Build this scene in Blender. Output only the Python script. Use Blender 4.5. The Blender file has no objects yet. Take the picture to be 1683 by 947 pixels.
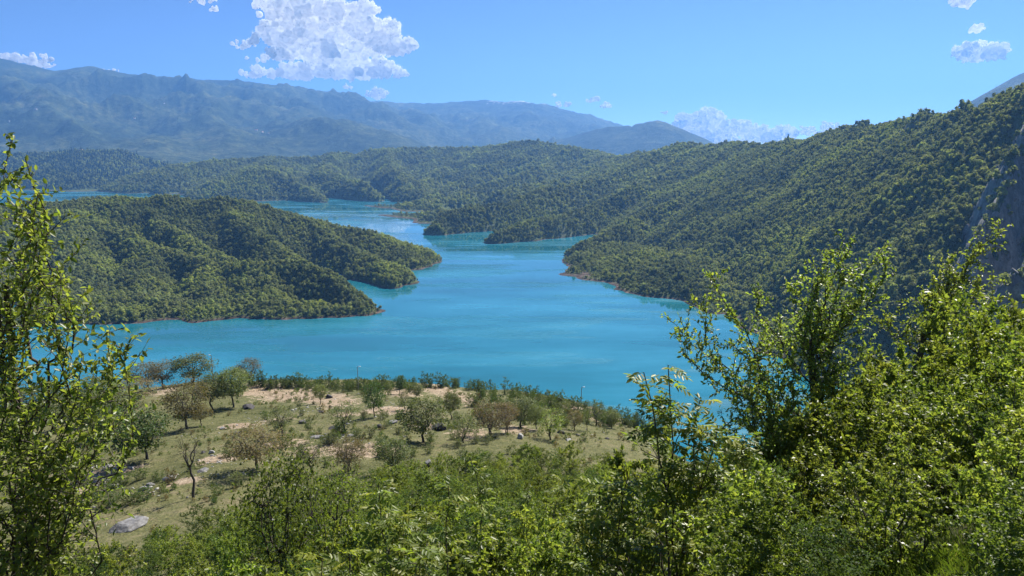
import bpy, math, random
import numpy as np

S = bpy.context.scene
COL = S.collection
PI = math.pi
R = math.radians

# ------------------------------------------------------------------ camera
CAMZ = 200.0                      # eye height above the lake
FPX, CX, CY = 1202.0, 841.5, 473.5
PITCH = R(10.97)
cam_d = bpy.data.cameras.new("camera")
cam = bpy.data.objects.new("camera", cam_d)
COL.objects.link(cam)
cam.location = (0, 0, CAMZ)
cam.rotation_euler = (PI / 2 - PITCH, 0, 0)
cam_d.sensor_width = 36.0
cam_d.lens = 36.0 * FPX / 1683.0
cam_d.clip_start = 0.1
cam_d.clip_end = 120000.0
S.camera = cam

# ------------------------------------------------------------------ light
SUN_EL, SUN_AZ = R(45), R(35)     # azimuth measured to the right of the view direction (+Y)
w = bpy.data.worlds.new("World")
S.world = w
w.use_nodes = True
nt = w.node_tree
bg = nt.nodes["Background"]
sky = nt.nodes.new("ShaderNodeTexSky")
sky.sky_type = 'NISHITA'
sky.sun_disc = False
sky.sun_elevation = SUN_EL
sky.sun_rotation = SUN_AZ
sky.altitude = 3000
sky.air_density = 0.5
sky.dust_density = 0.0
sky.ozone_density = 7
nt.links.new(sky.outputs[0], bg.inputs[0])
bg.inputs[1].default_value = 0.074
sd = bpy.data.lights.new("sun", 'SUN')
sun = bpy.data.objects.new("sun", sd)
COL.objects.link(sun)
sd.energy = 4.0
sd.angle = R(0.53)
sd.color = (1.0, 0.95, 0.87)
sun.rotation_euler = (PI / 2 - SUN_EL, 0, PI - SUN_AZ)
sun.location = (0, 0, 900)
S.view_settings.view_transform = 'Standard'
S.view_settings.look = 'None'
S.view_settings.exposure = 1.45
S.view_settings.gamma = 1.0
S.cycles.max_bounces = 8
S.cycles.diffuse_bounces = 5
S.cycles.glossy_bounces = 3
S.cycles.transmission_bounces = 4
S.cycles.volume_bounces = 0
S.cycles.transparent_max_bounces = 16
S.cycles.sample_clamp_indirect = 6.0
S.cycles.use_denoising = True
S.cycles.use_adaptive_sampling = True
S.cycles.adaptive_threshold = 0.015

# ------------------------------------------------------------------ projection helpers
cp, sp = math.cos(PITCH), math.sin(PITCH)


def ray(u, v):
    """view ray through a photograph pixel, scaled so that its forward (+Y) run is 1"""
    x = (u - CX) / FPX
    y = (CY - v) / FPX
    fy = cp + y * sp
    return np.array([x / fy, 1.0, (-sp + y * cp) / fy])


def P(u, v, Y):
    d = ray(u, v)
    return np.array([d[0] * Y, Y, CAMZ + d[2] * Y])


def W(u, v, z=0.0):
    d = ray(u, v)
    return P(u, v, (z - CAMZ) / d[2])


# ------------------------------------------------------------------ noise
_rng = np.random.RandomState(7)
_perm = _rng.permutation(512)
_perm = np.concatenate([_perm, _perm, _perm])
_ga = _rng.rand(512) * 2 * PI
_gx, _gy = np.cos(_ga), np.sin(_ga)


def perlin(x, y):
    xi = np.floor(x).astype(np.int64)
    yi = np.floor(y).astype(np.int64)
    xf, yf = x - xi, y - yi
    u = xf * xf * xf * (xf * (xf * 6 - 15) + 10)
    v = yf * yf * yf * (yf * (yf * 6 - 15) + 10)

    def g(ix, iy, dx, dy):
        h = _perm[(_perm[ix & 511] + iy) & 511] & 511
        return _gx[h] * dx + _gy[h] * dy
    a = g(xi, yi, xf, yf)
    b = g(xi + 1, yi, xf - 1, yf)
    c = g(xi, yi + 1, xf, yf - 1)
    d = g(xi + 1, yi + 1, xf - 1, yf - 1)
    return (a + u * (b - a)) * (1 - v) + (c + u * (d - c)) * v


def fbm(x, y, wl, octv=4, gain=0.5):
    s, a, f = 0.0, 1.0, 1.0 / wl
    for i in range(octv):
        s = s + a * perlin(x * f + 17.3 * i, y * f - 9.1 * i)
        a *= gain
        f *= 2.03
    return s


def ridged(x, y, wl, octv=5, gain=0.5):
    s, a, f = 0.0, 1.0, 1.0 / wl
    for i in range(octv):
        s = s + a * (1 - 2.2 * np.abs(perlin(x * f + 31.7 * i, y * f + 5.3 * i)))
        a *= gain
        f *= 2.0
    return s


def sstep(a, b, x):
    t = np.clip((x - a) / (b - a), 0, 1)
    return t * t * (3 - 2 * t)


# ------------------------------------------------------------------ relief
# every group of hills is a net of crest lines (photo pixel + distance -> world point);
# the flanks fall away from each crest and meet in ravines
def crest(*pts):
    return [P(*p) for p in pts]


RIDGES = {
    'peninsula': dict(r=8, soft=2, k=0.40, lines=[
        (crest((-420, 300, 1250), (-200, 322, 1230), (0, 340, 1220), (68, 338, 1245), (118, 335, 1290), (155, 328, 1330), (189, 325, 1340), (237, 330, 1345),
               (280, 324, 1370), (318, 332, 1380), (372, 331, 1380), (405, 333, 1380), (466, 351, 1370), (505, 360, 1360),
               (554, 375, 1340), (600, 382, 1320), (640, 398, 1280), (660, 416, 1240), (673, 433, 1205), (686, 446, 1180)), .40),
        (crest((645, 408, 1255), (664, 418, 1250)), .7),
        (crest((110, 342, 1270), (136, 354, 1230), (178, 375, 1190), (215, 394, 1150), (254, 410, 1110), (307, 423, 1070),
               (347, 436, 1030), (392, 437, 1010), (439, 434, 1000), (484, 432, 985), (518, 442, 960), (558, 463, 930),
               (588, 487, 897), (600, 508, 870)), .95),
        (crest((237, 330, 1345), (254, 362, 1250), (294, 386, 1180), (347, 415, 1090), (376, 431, 1040)), .98),
        (crest((372, 331, 1380), (380, 351, 1310), (413, 380, 1220), (447, 402, 1130), (479, 424, 1040)), .98),
        (crest((505, 360, 1360), (529, 380, 1290), (566, 407, 1210), (605, 425, 1140), (633, 444, 1080), (645, 460, 1045)), .98),
        (crest((605, 425, 1140), (645, 438, 1110), (664, 453, 1075)), .7),
        (crest((254, 410, 1110), (238, 452, 990), (228, 490, 900), (225, 512, 860)), .62),
        (crest((136, 354, 1230), (110, 400, 1080), (95, 450, 970), (95, 505, 868)), .62),
        (crest((0, 340, 1220), (-40, 400, 1050), (-60, 480, 890)), .62),
        (crest((347, 436, 1030), (340, 470, 935), (335, 500, 880)), .62),
        (crest((439, 434, 1000), (445, 470, 925), (450, 500, 878)), .62),
        ([W(20, 520, 8), W(100, 516, 7), W(160, 514, 8), W(215, 512, 8), W(262, 507, 8)], .3),
        ([W(95, 500, 10), W(160, 486, 13), W(215, 492, 12), W(262, 495, 11)], .2),
        ([W(300, 506, 7), W(340, 503, 10), W(400, 500, 9), W(450, 500, 10), W(500, 500, 10), W(560, 502, 8), W(598, 506, 5)], .3),
    ]),
    'slope': dict(r=8, soft=2, k=0.5, lift=4, lines=[
        (crest((2500, -60, 520), (2200, 0, 620), (1900, 70, 720), (1760, 112, 780), (1683, 150, 830), (1647, 182, 880), (1586, 194, 980), (1525, 202, 1090), (1488, 203, 1180),
               (1424, 216, 1330), (1370, 220, 1470), (1323, 236, 1620), (1289, 236, 1760), (1248, 245, 1920),
               (1211, 240, 2100), (1171, 245, 2250), (1140, 240, 2380), (1120, 243, 2450), (1057, 258, 2720), (1006, 265, 2900)),
         [1.0, 1.0, 1.0, .98, .92, .86, .80, .74, .70, .64, .60, .54, .48, .44, .42, .38, .36, .36, .34, .32]),
        # headland with the round spur
        (crest((1120, 243, 2450), (1040, 284, 2300), (981, 303, 2200), (949, 307, 2120), (898, 315, 2000), (852, 336, 1880), (790, 343, 1810),
               (740, 353, 1740), (716, 372, 1690)), 1.0),
        (crest((1171, 245, 2250), (1100, 296, 2050), (1040, 312, 1900), (968, 345, 1760), (900, 366, 1650), (852, 371, 1590), (818, 387, 1545)), .98),
        (crest((1248, 245, 1920), (1211, 278, 1820), (1120, 330, 1640), (1067, 352, 1560), (1000, 384, 1440), (955, 410, 1345)), .98),
        (crest((1323, 233, 1620), (1290, 270, 1560), (1220, 330, 1440), (1140, 384, 1320), (1075, 428, 1235)), .95),
        (crest((1424, 211, 1330), (1390, 270, 1270), (1310, 350, 1220), (1220, 412, 1150), (1165, 444, 1120)), .98),
        (crest((1525, 189, 1090), (1490, 300, 1000), (1410, 395, 975), (1310, 462, 965)), 1.0),
        ([W(1008, 408, 9), W(1045, 418, 15), W(1090, 428, 19), W(1165, 440, 22)], .2),
        ([W(978, 432, 3), W(1018, 447, 5), W(1077, 461, 7), W(1120, 470, 8), W(1171, 476, 8), W(1255, 499, 9), W(1310, 524, 9), W(1360, 560, 9)], .26),
        (crest((1586, 180, 980), (1560, 300, 860), (1490, 420, 800), (1415, 512, 790)), 1.0),
        (crest((1647, 160, 880), (1610, 330, 700), (1540, 450, 640), (1480, 560, 625)), .9),
    ]),
    'cliff': dict(r=3, soft=2, k=2.6, lines=[
        (crest((1980, 120, 660), (1820, 165, 680), (1740, 180, 700), (1694, 204, 690), (1672, 250, 662), (1652, 300, 640), (1630, 350, 612), (1606, 396, 592)), 2.6),
        (crest((1830, 330, 500), (1740, 370, 500), (1712, 410, 490), (1700, 450, 480)), 2.8),
        (crest((1664, 462, 400), (1650, 482, 396), (1640, 520, 392)), 3.2),
    ]),
    'hills': dict(r=14, soft=4, k=0.3, lines=[
        (crest((205, 316, 3180), (225, 302, 3300), (253, 288, 3450), (304, 274, 3600), (355, 266, 3700), (439, 266, 3800), (500, 262, 3850), (560, 258, 3900), (594, 254, 3950),
               (628, 249, 4000), (695, 251, 4000), (763, 249, 3900), (830, 244, 3750), (864, 238, 3650), (898, 242, 3550),
               (942, 249, 3400), (965, 257, 3300), (986, 264, 3200), (1006, 266, 3050), (1057, 262, 2800)), .30),
        (crest((355, 266, 3700), (300, 290, 3350), (270, 305, 3180)), .72),
        (crest((330, 314, 3080), (385, 295, 3050), (430, 288, 3000), (459, 300, 2900), (501, 318, 2760), (528, 330, 2670)), .70),
        (crest((439, 266, 3800), (430, 288, 3000)), .3),
        (crest((560, 258, 3900), (520, 288, 3150), (558, 290, 3080), (600, 310, 2840), (620, 322, 2740)), .72),
        (crest((628, 249, 4000), (640, 275, 3400), (665, 298, 3020), (672, 318, 2730)), .70),
        (crest((763, 249, 3900), (745, 272, 3480), (705, 300, 3060), (690, 322, 2640)), .70),
        (crest((898, 242, 3550), (840, 270, 3260), (788, 290, 3050), (735, 312, 2800), (700, 332, 2520)), .72),
        (crest((942, 249, 3400), (915, 265, 3180), (868, 291, 2880), (820, 306, 2700), (760, 325, 2450), (715, 345, 2240)), .72),
        (crest((965, 257, 3300), (960, 285, 2850), (900, 305, 2550), (820, 330, 2250)), .70),
        ([W(606, 337, 2), W(650, 338, 5), W(700, 335, 14)], .12),
        ([W(630, 352, 2), W(690, 354, 6), W(730, 352, 14)], .12),
    ]),
    'pine': dict(r=40, soft=14, k=0.34, lines=[
        (crest((-300, 262, 4200), (-80, 262, 4200), (50, 258, 4250), (120, 254, 4300), (180, 254, 4350), (225, 265, 4350), (262, 282, 4250), (285, 290, 4000)), .34),
        (crest((-200, 280, 3800), (-50, 284, 3750), (60, 285, 3700), (110, 292, 3600), (128, 302, 3500)), .36),
        (crest((180, 254, 4350), (170, 285, 3850), (165, 304, 3600)), .36),
        (crest((-200, 318, 3300), (0, 317, 3320), (100, 312, 3420), (140, 309, 3440)), .05),
    ]),
    'mountain': dict(r=90, soft=60, k=0.33, lines=[
        (crest((-900, 60, 9000), (-500, 85, 9200), (-200, 70, 9400), (0, 104, 9500), (34, 111, 9600), (95, 126, 9700), (135, 121, 9700), (152, 116, 9700), (169, 123, 9700), (220, 134, 9800),
               (270, 131, 9900), (304, 131, 9900)), .30),
        (crest((304, 131, 10600), (372, 134, 10700), (405, 138, 10700), (490, 144, 10800), (527, 156, 10900), (541, 162, 11000), (600, 185, 11500)), .30),
        (crest((541, 162, 13000), (594, 168, 13300), (638, 173, 13500), (695, 171, 13500), (763, 169, 13500), (813, 168, 13400), (857, 172, 13300),
               (888, 178, 13200), (915, 194, 13000), (942, 210, 12800), (975, 224, 12500), (1030, 250, 12300)), .27),
        (crest((940, 250, 8900), (968, 220, 8700), (993, 207, 8600), (1013, 206, 8600), (1030, 210, 8500), (1050, 204, 8450), (1074, 201, 8400), (1101, 210, 8400),
               (1120, 220, 8400), (1150, 239, 8400), (1200, 270, 8400)), .42),
        (crest((1572, 180, 5000), (1586, 164, 5000), (1602, 152, 5000), (1628, 139, 5050), (1640, 136, 5050), (1652, 140, 5400), (1690, 114, 5600), (1750, 100, 5700), (1900, 80, 5700), (2400, 40, 5600)), .7),
        (crest((0, 104, 9500), (60, 160, 7900), (110, 215, 6500), (150, 245, 5500)), .27),
        (crest((-300, 80, 9400), (-200, 150, 7600), (-100, 220, 5900)), .27),
        (crest((152, 116, 9700), (200, 168, 8300), (250, 225, 6700), (270, 258, 5600)), .27),
        (crest((304, 131, 9900), (330, 175, 8600), (372, 225, 7000), (400, 250, 6000)), .27),
        (crest((405, 138, 10700), (450, 185, 9300), (500, 215, 7900), (540, 203, 7300), (600, 222, 7000), (650, 238, 6700)), .30),
        (crest((638, 173, 13500), (660, 205, 11300), (700, 232, 9300)), .25),
        (crest((763, 169, 13500), (790, 205, 11300), (830, 230, 9500)), .25),
        (crest((857, 172, 13300), (900, 220, 11000), (930, 240, 9500)), .25),
    ]),
}
GROUPS = ['near', 'peninsula', 'slope', 'cliff', 'hills', 'pine', 'mountain']

# near ground: profiles of drop below the eye against distance, for several bearings
NR = np.array([0, 3, 6, 10, 15, 25, 40, 60, 80, 110, 150, 200, 260, 340])
NAZ = np.array([-60, -36, -25, -12, 0, 9, 16, 22, 28, 36, 48, 62])
NZ = np.array([
    [-1.7, -3.5, -6.5, -10, -14, -20, -27, -33.5, -39.5, -47, -56, -68, -80, -95],
    [-1.7, -3.5, -6.5, -10, -14, -20, -27, -33.5, -39.5, -46.5, -54.5, -65, -75, -88],
    [-1.7, -3.5, -6.5, -10, -13.5, -19.5, -26.5, -33.2, -39.2, -46, -54.5, -65, -75, -88],
    [-1.7, -3.2, -6.2, -9.2, -12.5, -18.5, -25.5, -32.8, -38.8, -46, -55, -67, -80, -95],
    [-1.7, -3.0, -5.5, -8.5, -11.5, -17.5, -25, -33, -39.2, -47, -56.5, -70, -84, -98],
    [-1.7, -3.0, -5.2, -8.0, -11, -17, -24.5, -33, -40, -49, -59.5, -74, -90, -104],
    [-1.7, -2.8, -4.6, -7.2, -10, -15.5, -23, -32, -41, -52, -66, -84, -104, -120],
    [-1.7, -2.4, -3.9, -6.0, -8.2, -13, -20, -30, -40, -55, -75, -97, -115, -130],
    [-1.7, -2.3, -3.5, -5.0, -6.8, -10.5, -16, -27, -40, -58, -80, -105, -130, -150],
    [-1.7, -2.2, -3.2, -4.4, -5.8, -8.6, -13, -25, -40, -60, -82, -108, -135, -150],
    [-1.6, -1.8, -2.2, -2.6, -3.2, -5.0, -9, -22, -38, -60, -82, -108, -135, -150],
    [-1.6, -1.6, -1.6, -1.2, 0, 2, 4, 8, 12, 20, 30, 40, 50, 60]], float)
EDGE_AZ = np.array([-60, -36, -25, -12, 0, 6, 9, 14, 20, 28, 40, 62])
EDGE_R = np.array([240, 240, 236, 225, 208, 190, 170, 140, 90, 52, 48, 300.0])


def near_h(x, y):
    r = np.hypot(x, y)
    az = np.degrees(np.arctan2(x, y))
    er = np.interp(az, EDGE_AZ, EDGE_R)
    rc = np.minimum(r, er)
    # columns -> rows (monotone linear in distance, smoothed across bearings)
    cols = np.stack([np.interp(rc, NR, row) for row in NZ], 0)
    i = np.clip(np.searchsorted(NAZ, az) - 1, 0, len(NAZ) - 2)
    t = np.clip((az - NAZ[i]) / (NAZ[i + 1] - NAZ[i]), 0, 1)
    t = t * t * (3 - 2 * t)
    k = np.arange(az.size).reshape(az.shape)
    flat = cols.reshape(len(NZ), -1)
    z = flat[i.ravel(), k.ravel()].reshape(az.shape) * (1 - t) + flat[i.ravel() + 1, k.ravel()].reshape(az.shape) * t
    over = np.maximum(r - er, 0)
    z = z - (np.sqrt((0.62 * over) ** 2 + 9) - 3)
    # behind the viewer the bank rises
    back = sstep(62, 110, np.abs(az))
    zb = -1.7 + 0.25 * np.maximum(r - 4, 0) - 0.0003 * np.maximum(r - 4, 0) ** 2
    z = z * (1 - back) + zb * back
    amp = np.clip((r - 6) / 60, 0, 1)
    z = z + amp * (1.5 * fbm(x, y, 34, 3) + 0.35 * fbm(x, y, 7, 3)) + 0.12 * fbm(x, y, 1.8, 2)
    return CAMZ + z


def ridge_h(name, x, y):
    g = RIDGES[name]
    best = np.full(x.shape, -1e9)
    soft = g['soft']
    acc = None
    zs = []
    for pts, k in g['lines']:
        zl = np.full(x.shape, -1e9)
        ks = k if isinstance(k, list) else [k] * len(pts)
        for a, b, k0, k1 in zip(pts[:-1], pts[1:], ks[:-1], ks[1:]):
            dx, dy = b[0] - a[0], b[1] - a[1]
            t = np.clip(((x - a[0]) * dx + (y - a[1]) * dy) / (dx * dx + dy * dy), 0, 1)
            d = np.hypot(x - a[0] - t * dx, y - a[1] - t * dy)
            zc = a[2] + t * (b[2] - a[2])
            zl = np.maximum(zl, zc + g.get('lift', 0) * (pts is not g['lines'][0][0]) - (k0 + t * (k1 - k0)) * (np.sqrt(d * d + g['r'] ** 2) - g['r']))
        zs.append(zl)
    zs = np.stack(zs, 0)
    m = zs.max(0)
    return m + soft * np.log(np.exp((zs - m) / soft).sum(0)) - soft * 0.35


def relief(x, y):
    """height and the index of the group that forms it"""
    x = np.asarray(x, float)
    y = np.asarray(y, float)
    r = np.hypot(x, y)
    out = np.empty((len(GROUPS),) + x.shape)
    out[:] = -60.0
    m = r < 620
    if m.any():
        out[0][m] = near_h(x[m], y[m])
    sel = {'peninsula': (r > 500) & (r < 2500) & (x < 60), 'slope': (r > 180) & (r < 4200) & (x > -500),
           'cliff': (r > 150) & (r < 1200) & (x > 100), 'hills': (r > 1600) & (r < 6500),
           'pine': (r > 2600) & (r < 7000) & (x < -800), 'mountain': (r > 3300)}
    warp = {'peninsula': (9, 70), 'slope': (16, 120), 'cliff': (7, 26), 'hills': (40, 300), 'pine': (40, 300), 'mountain': (160, 1400)}
    for i, n in enumerate(GROUPS):
        if n == 'near':
            continue
        m = sel[n]
        if not m.any():
            continue
        xx, yy = x[m], y[m]
        a, wl = warp[n]
        wx = xx + a * fbm(xx + 300, yy, wl, 3)
        wy = yy + a * fbm(xx - 700, yy + 900, wl, 3)
        z = ridge_h(n, wx, wy)
        if n == 'peninsula':
            z = z + 4.5 * fbm(xx, yy, 70, 3)
        elif n == 'slope':
            z = z + 7 * fbm(xx, yy, 150, 4) + 3 * ridged(xx, yy, 90, 2)
        elif n == 'cliff':
            z = z + 9 * fbm(xx, yy, 46, 5, .62) + 9 * ridged(xx * 1.0, yy * .5, 34, 4, .55) - 6
        elif n in ('hills', 'pine'):
            z = z + np.clip((z - 2) / 40, .04, 1) * (17 * ridged(xx, yy, 420, 4) - 8 + 9 * fbm(xx, yy, 150, 3))
            z = np.where(z < 8, np.maximum(z, -60), z)
        else:
            hgt = np.clip((z - 20) / 500, 0, 1)
            hgt = hgt * np.where(yy > 11800, .45, 1.0)
            hgt = hgt * (1 - .8 * sstep(800, 1120, z)) * np.where((xx > 1500) & (yy < 7500), .12, 1.0) * np.where((xx > 500) & (yy < 9600), .3, 1.0)
            z = z + hgt * (200 * (ridged(xx, yy, 1300, 6, .56) - .9)) + 20 * fbm(xx, yy, 900, 4)
            # crest stays where the photo has it, valley floor beyond the lake stays low and wooded
            z = np.maximum(z, np.where(r[m] > 4600, 30 + 25 * fbm(xx, yy, 700, 4), -60))
        out[i][m] = z
    gi = out.argmax(0)
    z = out.max(0)
    # right-hand slopes: blend cliff and slope a little
    return np.maximum(z, -14), gi


def hz(x, y):
    z, _ = relief(np.array([x], float), np.array([y], float))
    return float(z[0])


def G(u, v, y0=4.0, y1=700.0):
    """where the ray through a photograph pixel meets the near ground"""
    d = ray(u, v)
    Y = np.geomspace(y0, y1, 2600)
    z = CAMZ + d[2] * Y
    h, _ = relief(d[0] * Y, Y)
    hit = np.nonzero(z <= h)[0]
    i = hit[0] if len(hit) else len(Y) - 1
    az = math.degrees(math.atan2(d[0], 1))
    rm = float(np.interp(az, EDGE_AZ, EDGE_R)) - 4
    if Y[i] * math.hypot(d[0], 1) > rm + 8:      # the ray clears the rim: stand on the rim itself
        y = rm / math.hypot(d[0], 1)
        return np.array([d[0] * y, y, hz(d[0] * y, y)])
    return np.array([d[0] * Y[i], Y[i], h[i]])


# ------------------------------------------------------------------ tagging and mesh helpers
def tag(o, label=None, cat=None, group=None, kind=None):
    if label:
        o['label'] = label
    if cat:
        o['category'] = cat
    if group:
        o['group'] = group
    if kind:
        o['kind'] = kind
    return o


def np_mesh(name, verts, faces, mats, smooth=False, attrs=None, mat_idx=None):
    """verts (n,3); faces: array (m,3|4) or list of such arrays"""
    me = bpy.data.meshes.new(name)
    verts = np.asarray(verts, np.float32)
    if not isinstance(faces, (list, tuple)):
        faces = [faces]
    faces = [np.asarray(f, np.int32) for f in faces if len(f)]
    loops = np.concatenate([f.ravel() for f in faces])
    tot = np.concatenate([np.full(len(f), f.shape[1], np.int32) for f in faces])
    start = np.concatenate([[0], np.cumsum(tot)[:-1]]).astype(np.int32)
    me.vertices.add(len(verts))
    me.vertices.foreach_set('co', verts.ravel())
    me.loops.add(len(loops))
    me.loops.foreach_set('vertex_index', loops)
    me.polygons.add(len(tot))
    me.polygons.foreach_set('loop_start', start)
    me.polygons.foreach_set('loop_total', tot)
    if smooth:
        me.polygons.foreach_set('use_smooth', np.ones(len(tot), bool))
    for m in (mats if isinstance(mats, (list, tuple)) else [mats]):
        me.materials.append(m)
    if mat_idx is not None:
        me.polygons.foreach_set('material_index', np.asarray(mat_idx, np.int32))
    for k, (dom, arr) in (attrs or {}).items():
        a = me.attributes.new(k, 'FLOAT', dom)
        a.data.foreach_set('value', np.asarray(arr, np.float32).ravel())
    me.update(calc_edges=True)
    return me


def link(name, me, parent=None, loc=None):
    o = bpy.data.objects.new(name, me)
    COL.objects.link(o)
    if parent is not None:
        o.parent = parent
    if loc is not None:
        o.location = tuple(float(c) for c in loc)
    return o


# ------------------------------------------------------------------ materials
def new_mat(name):
    m = bpy.data.materials.new(name)
    m.use_nodes = True
    m.node_tree.nodes.clear()
    return m, m.node_tree.nodes, m.node_tree.links


def nd(N, t, **kw):
    n = N.new(t)
    for k, v in kw.items():
        setattr(n, k, v)
    return n


def ramp(N, stops, interp='LINEAR'):
    n = N.new('ShaderNodeValToRGB')
    n.color_ramp.interpolation = interp
    e = n.color_ramp.elements
    while len(e) < len(stops):
        e.new(0.5)
    for i, (p, c) in enumerate(stops):
        e[i].position = p
        e[i].color = (*c, 1) if len(c) == 3 else c
    return n


def noise(N, L, vec, scale, detail=4, rough=0.55):
    n = N.new('ShaderNodeTexNoise')
    n.inputs['Scale'].default_value = scale
    n.inputs['Detail'].default_value = detail
    n.inputs['Roughness'].default_value = rough
    if vec is not None:
        L.new(vec, n.inputs['Vector'])
    return n


def mixc(N, L, fac, a, b, mode='MIX'):
    n = N.new('ShaderNodeMix')
    n.data_type = 'RGBA'
    n.blend_type = mode
    if isinstance(fac, (int, float)):
        n.inputs[0].default_value = fac
    else:
        L.new(fac, n.inputs[0])
    for s, i in ((a, 6), (b, 7)):
        if isinstance(s, tuple):
            n.inputs[i].default_value = (*s, 1)
        else:
            L.new(s, n.inputs[i])
    return n.outputs[2]


def leaf_mat(name, dark, light, trans=0.4, gloss=0.25, rough=0.45, old=None, vary=.25, patch=False):
    m, N, L = new_mat(name)
    at = nd(N, 'ShaderNodeAttribute', attribute_name='tint')
    oi = nd(N, 'ShaderNodeObjectInfo')
    cr = ramp(N, [(0.0, dark), (0.75, light), (1.0, old or light)])
    L.new(at.outputs['Fac'], cr.inputs[0])
    hsv = nd(N, 'ShaderNodeHueSaturation')
    mr = nd(N, 'ShaderNodeMapRange')
    mr.inputs[3].default_value = 1 - vary
    mr.inputs[4].default_value = 1 + vary
    L.new(oi.outputs['Random'], mr.inputs[0])
    L.new(mr.outputs[0], hsv.inputs['Value'])
    mr2 = nd(N, 'ShaderNodeMapRange')
    mr2.inputs[3].default_value = 0.485
    mr2.inputs[4].default_value = 0.51
    mul = nd(N, 'ShaderNodeMath', operation='FRACT')
    mul2 = nd(N, 'ShaderNodeMath', operation='MULTIPLY')
    mul2.inputs[1].default_value = 7.31
    L.new(oi.outputs['Random'], mul2.inputs[0])
    L.new(mul2.outputs[0], mul.inputs[0])
    L.new(mul.outputs[0], mr2.inputs[0])
    L.new(mr2.outputs[0], hsv.inputs['Hue'])
    L.new(cr.outputs[0], hsv.inputs['Color'])
    pb = nd(N, 'ShaderNodeBsdfPrincipled')
    src = hsv.outputs[0]
    if patch:
        pn = noise(N, L, oi.outputs['Location'], .0075, 4, .6)
        pr = ramp(N, [(.36, (.62, .66, .72)), (.50, (1.0, 1.0, 1.0)), (.64, (1.28, 1.32, .92))])
        L.new(pn.outputs['Fac'], pr.inputs[0])
        src = mixc(N, L, 1.0, src, pr.outputs[0], 'MULTIPLY')
    L.new(src, pb.inputs['Base Color'])
    pb.inputs['Roughness'].default_value = rough
    pb.inputs['Specular IOR Level'].default_value = gloss
    tr = nd(N, 'ShaderNodeBsdfTranslucent')
    tc = mixc(N, L, 1.0, src, (1.5, 1.55, 0.68), 'MULTIPLY')
    L.new(tc, tr.inputs['Color'])
    mx = nd(N, 'ShaderNodeMixShader')
    mx.inputs[0].default_value = trans
    L.new(pb.outputs[0], mx.inputs[1])
    L.new(tr.outputs[0], mx.inputs[2])
    out = nd(N, 'ShaderNodeOutputMaterial')
    L.new(mx.outputs[0], out.inputs[0])
    return m


M = {}
M['leaf_forest'] = leaf_mat('forest_leaf', (.135, .158, .070), (.225, .250, .108), .48, .1, .7, None, .24, True)
M['leaf_pine'] = leaf_mat('pine_leaf', (.018, .036, .016), (.04, .07, .028), .12, .1, .7)
M['leaf_meadow'] = leaf_mat('orchard_leaf', (.075, .10, .034), (.15, .175, .065), .4, .15, .55)
M['leaf_green'] = leaf_mat('fresh_leaf', (.035, .072, .016), (.075, .125, .028), .35, .15, .5)
M['leaf_brown'] = leaf_mat('budding_leaf', (.12, .10, .055), (.17, .15, .07), .4, .1, .6, (.21, .13, .085))
M['leaf_red'] = leaf_mat('reddish_leaf', (.12, .095, .052), (.18, .14, .078), .38, .1, .6, (.14, .145, .06))
M['leaf_rim'] = leaf_mat('rim_bush_leaf', (.045, .08, .02), (.115, .155, .04), .38, .1, .6)
M['leaf_shrub'] = leaf_mat('shrub_leaf', (.075, .115, .022), (.165, .21, .040), .48, .3, .45, (.20, .22, .045))
M['leaf_front'] = leaf_mat('front_leaf', (.075, .115, .02), (.195, .24, .055), .60, .42, .38, (.22, .24, .06))
M['leaf_sapling'] = leaf_mat('sapling_leaf', (.085, .125, .022), (.175, .22, .035), .5, .3, .42, (.25, .26, .04))
M['grass_blade'] = leaf_mat('grass_blade', (.05, .085, .015), (.11, .15, .025), .4, .2, .5, (.24, .20, .10))


def bark_mat(name, c1, c2, scale=9):
    m, N, L = new_mat(name)
    tc = nd(N, 'ShaderNodeTexCoord')
    n = noise(N, L, tc.outputs['Object'], scale, 6, .7)
    cr = ramp(N, [(.3, c1), (.7, c2)])
    L.new(n.outputs['Fac'], cr.inputs[0])
    pb = nd(N, 'ShaderNodeBsdfPrincipled')
    pb.inputs['Roughness'].default_value = .85
    L.new(cr.outputs[0], pb.inputs['Base Color'])
    bp = nd(N, 'ShaderNodeBump')
    bp.inputs['Strength'].default_value = .6
    bp.inputs['Distance'].default_value = .02
    L.new(n.outputs['Fac'], bp.inputs['Height'])
    L.new(bp.outputs[0], pb.inputs['Normal'])
    out = nd(N, 'ShaderNodeOutputMaterial')
    L.new(pb.outputs[0], out.inputs[0])
    return m


M['bark'] = bark_mat('bark', (.03, .024, .018), (.09, .075, .058))
M['bark_grey'] = bark_mat('grey_bark', (.06, .052, .045), (.17, .15, .125))


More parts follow.
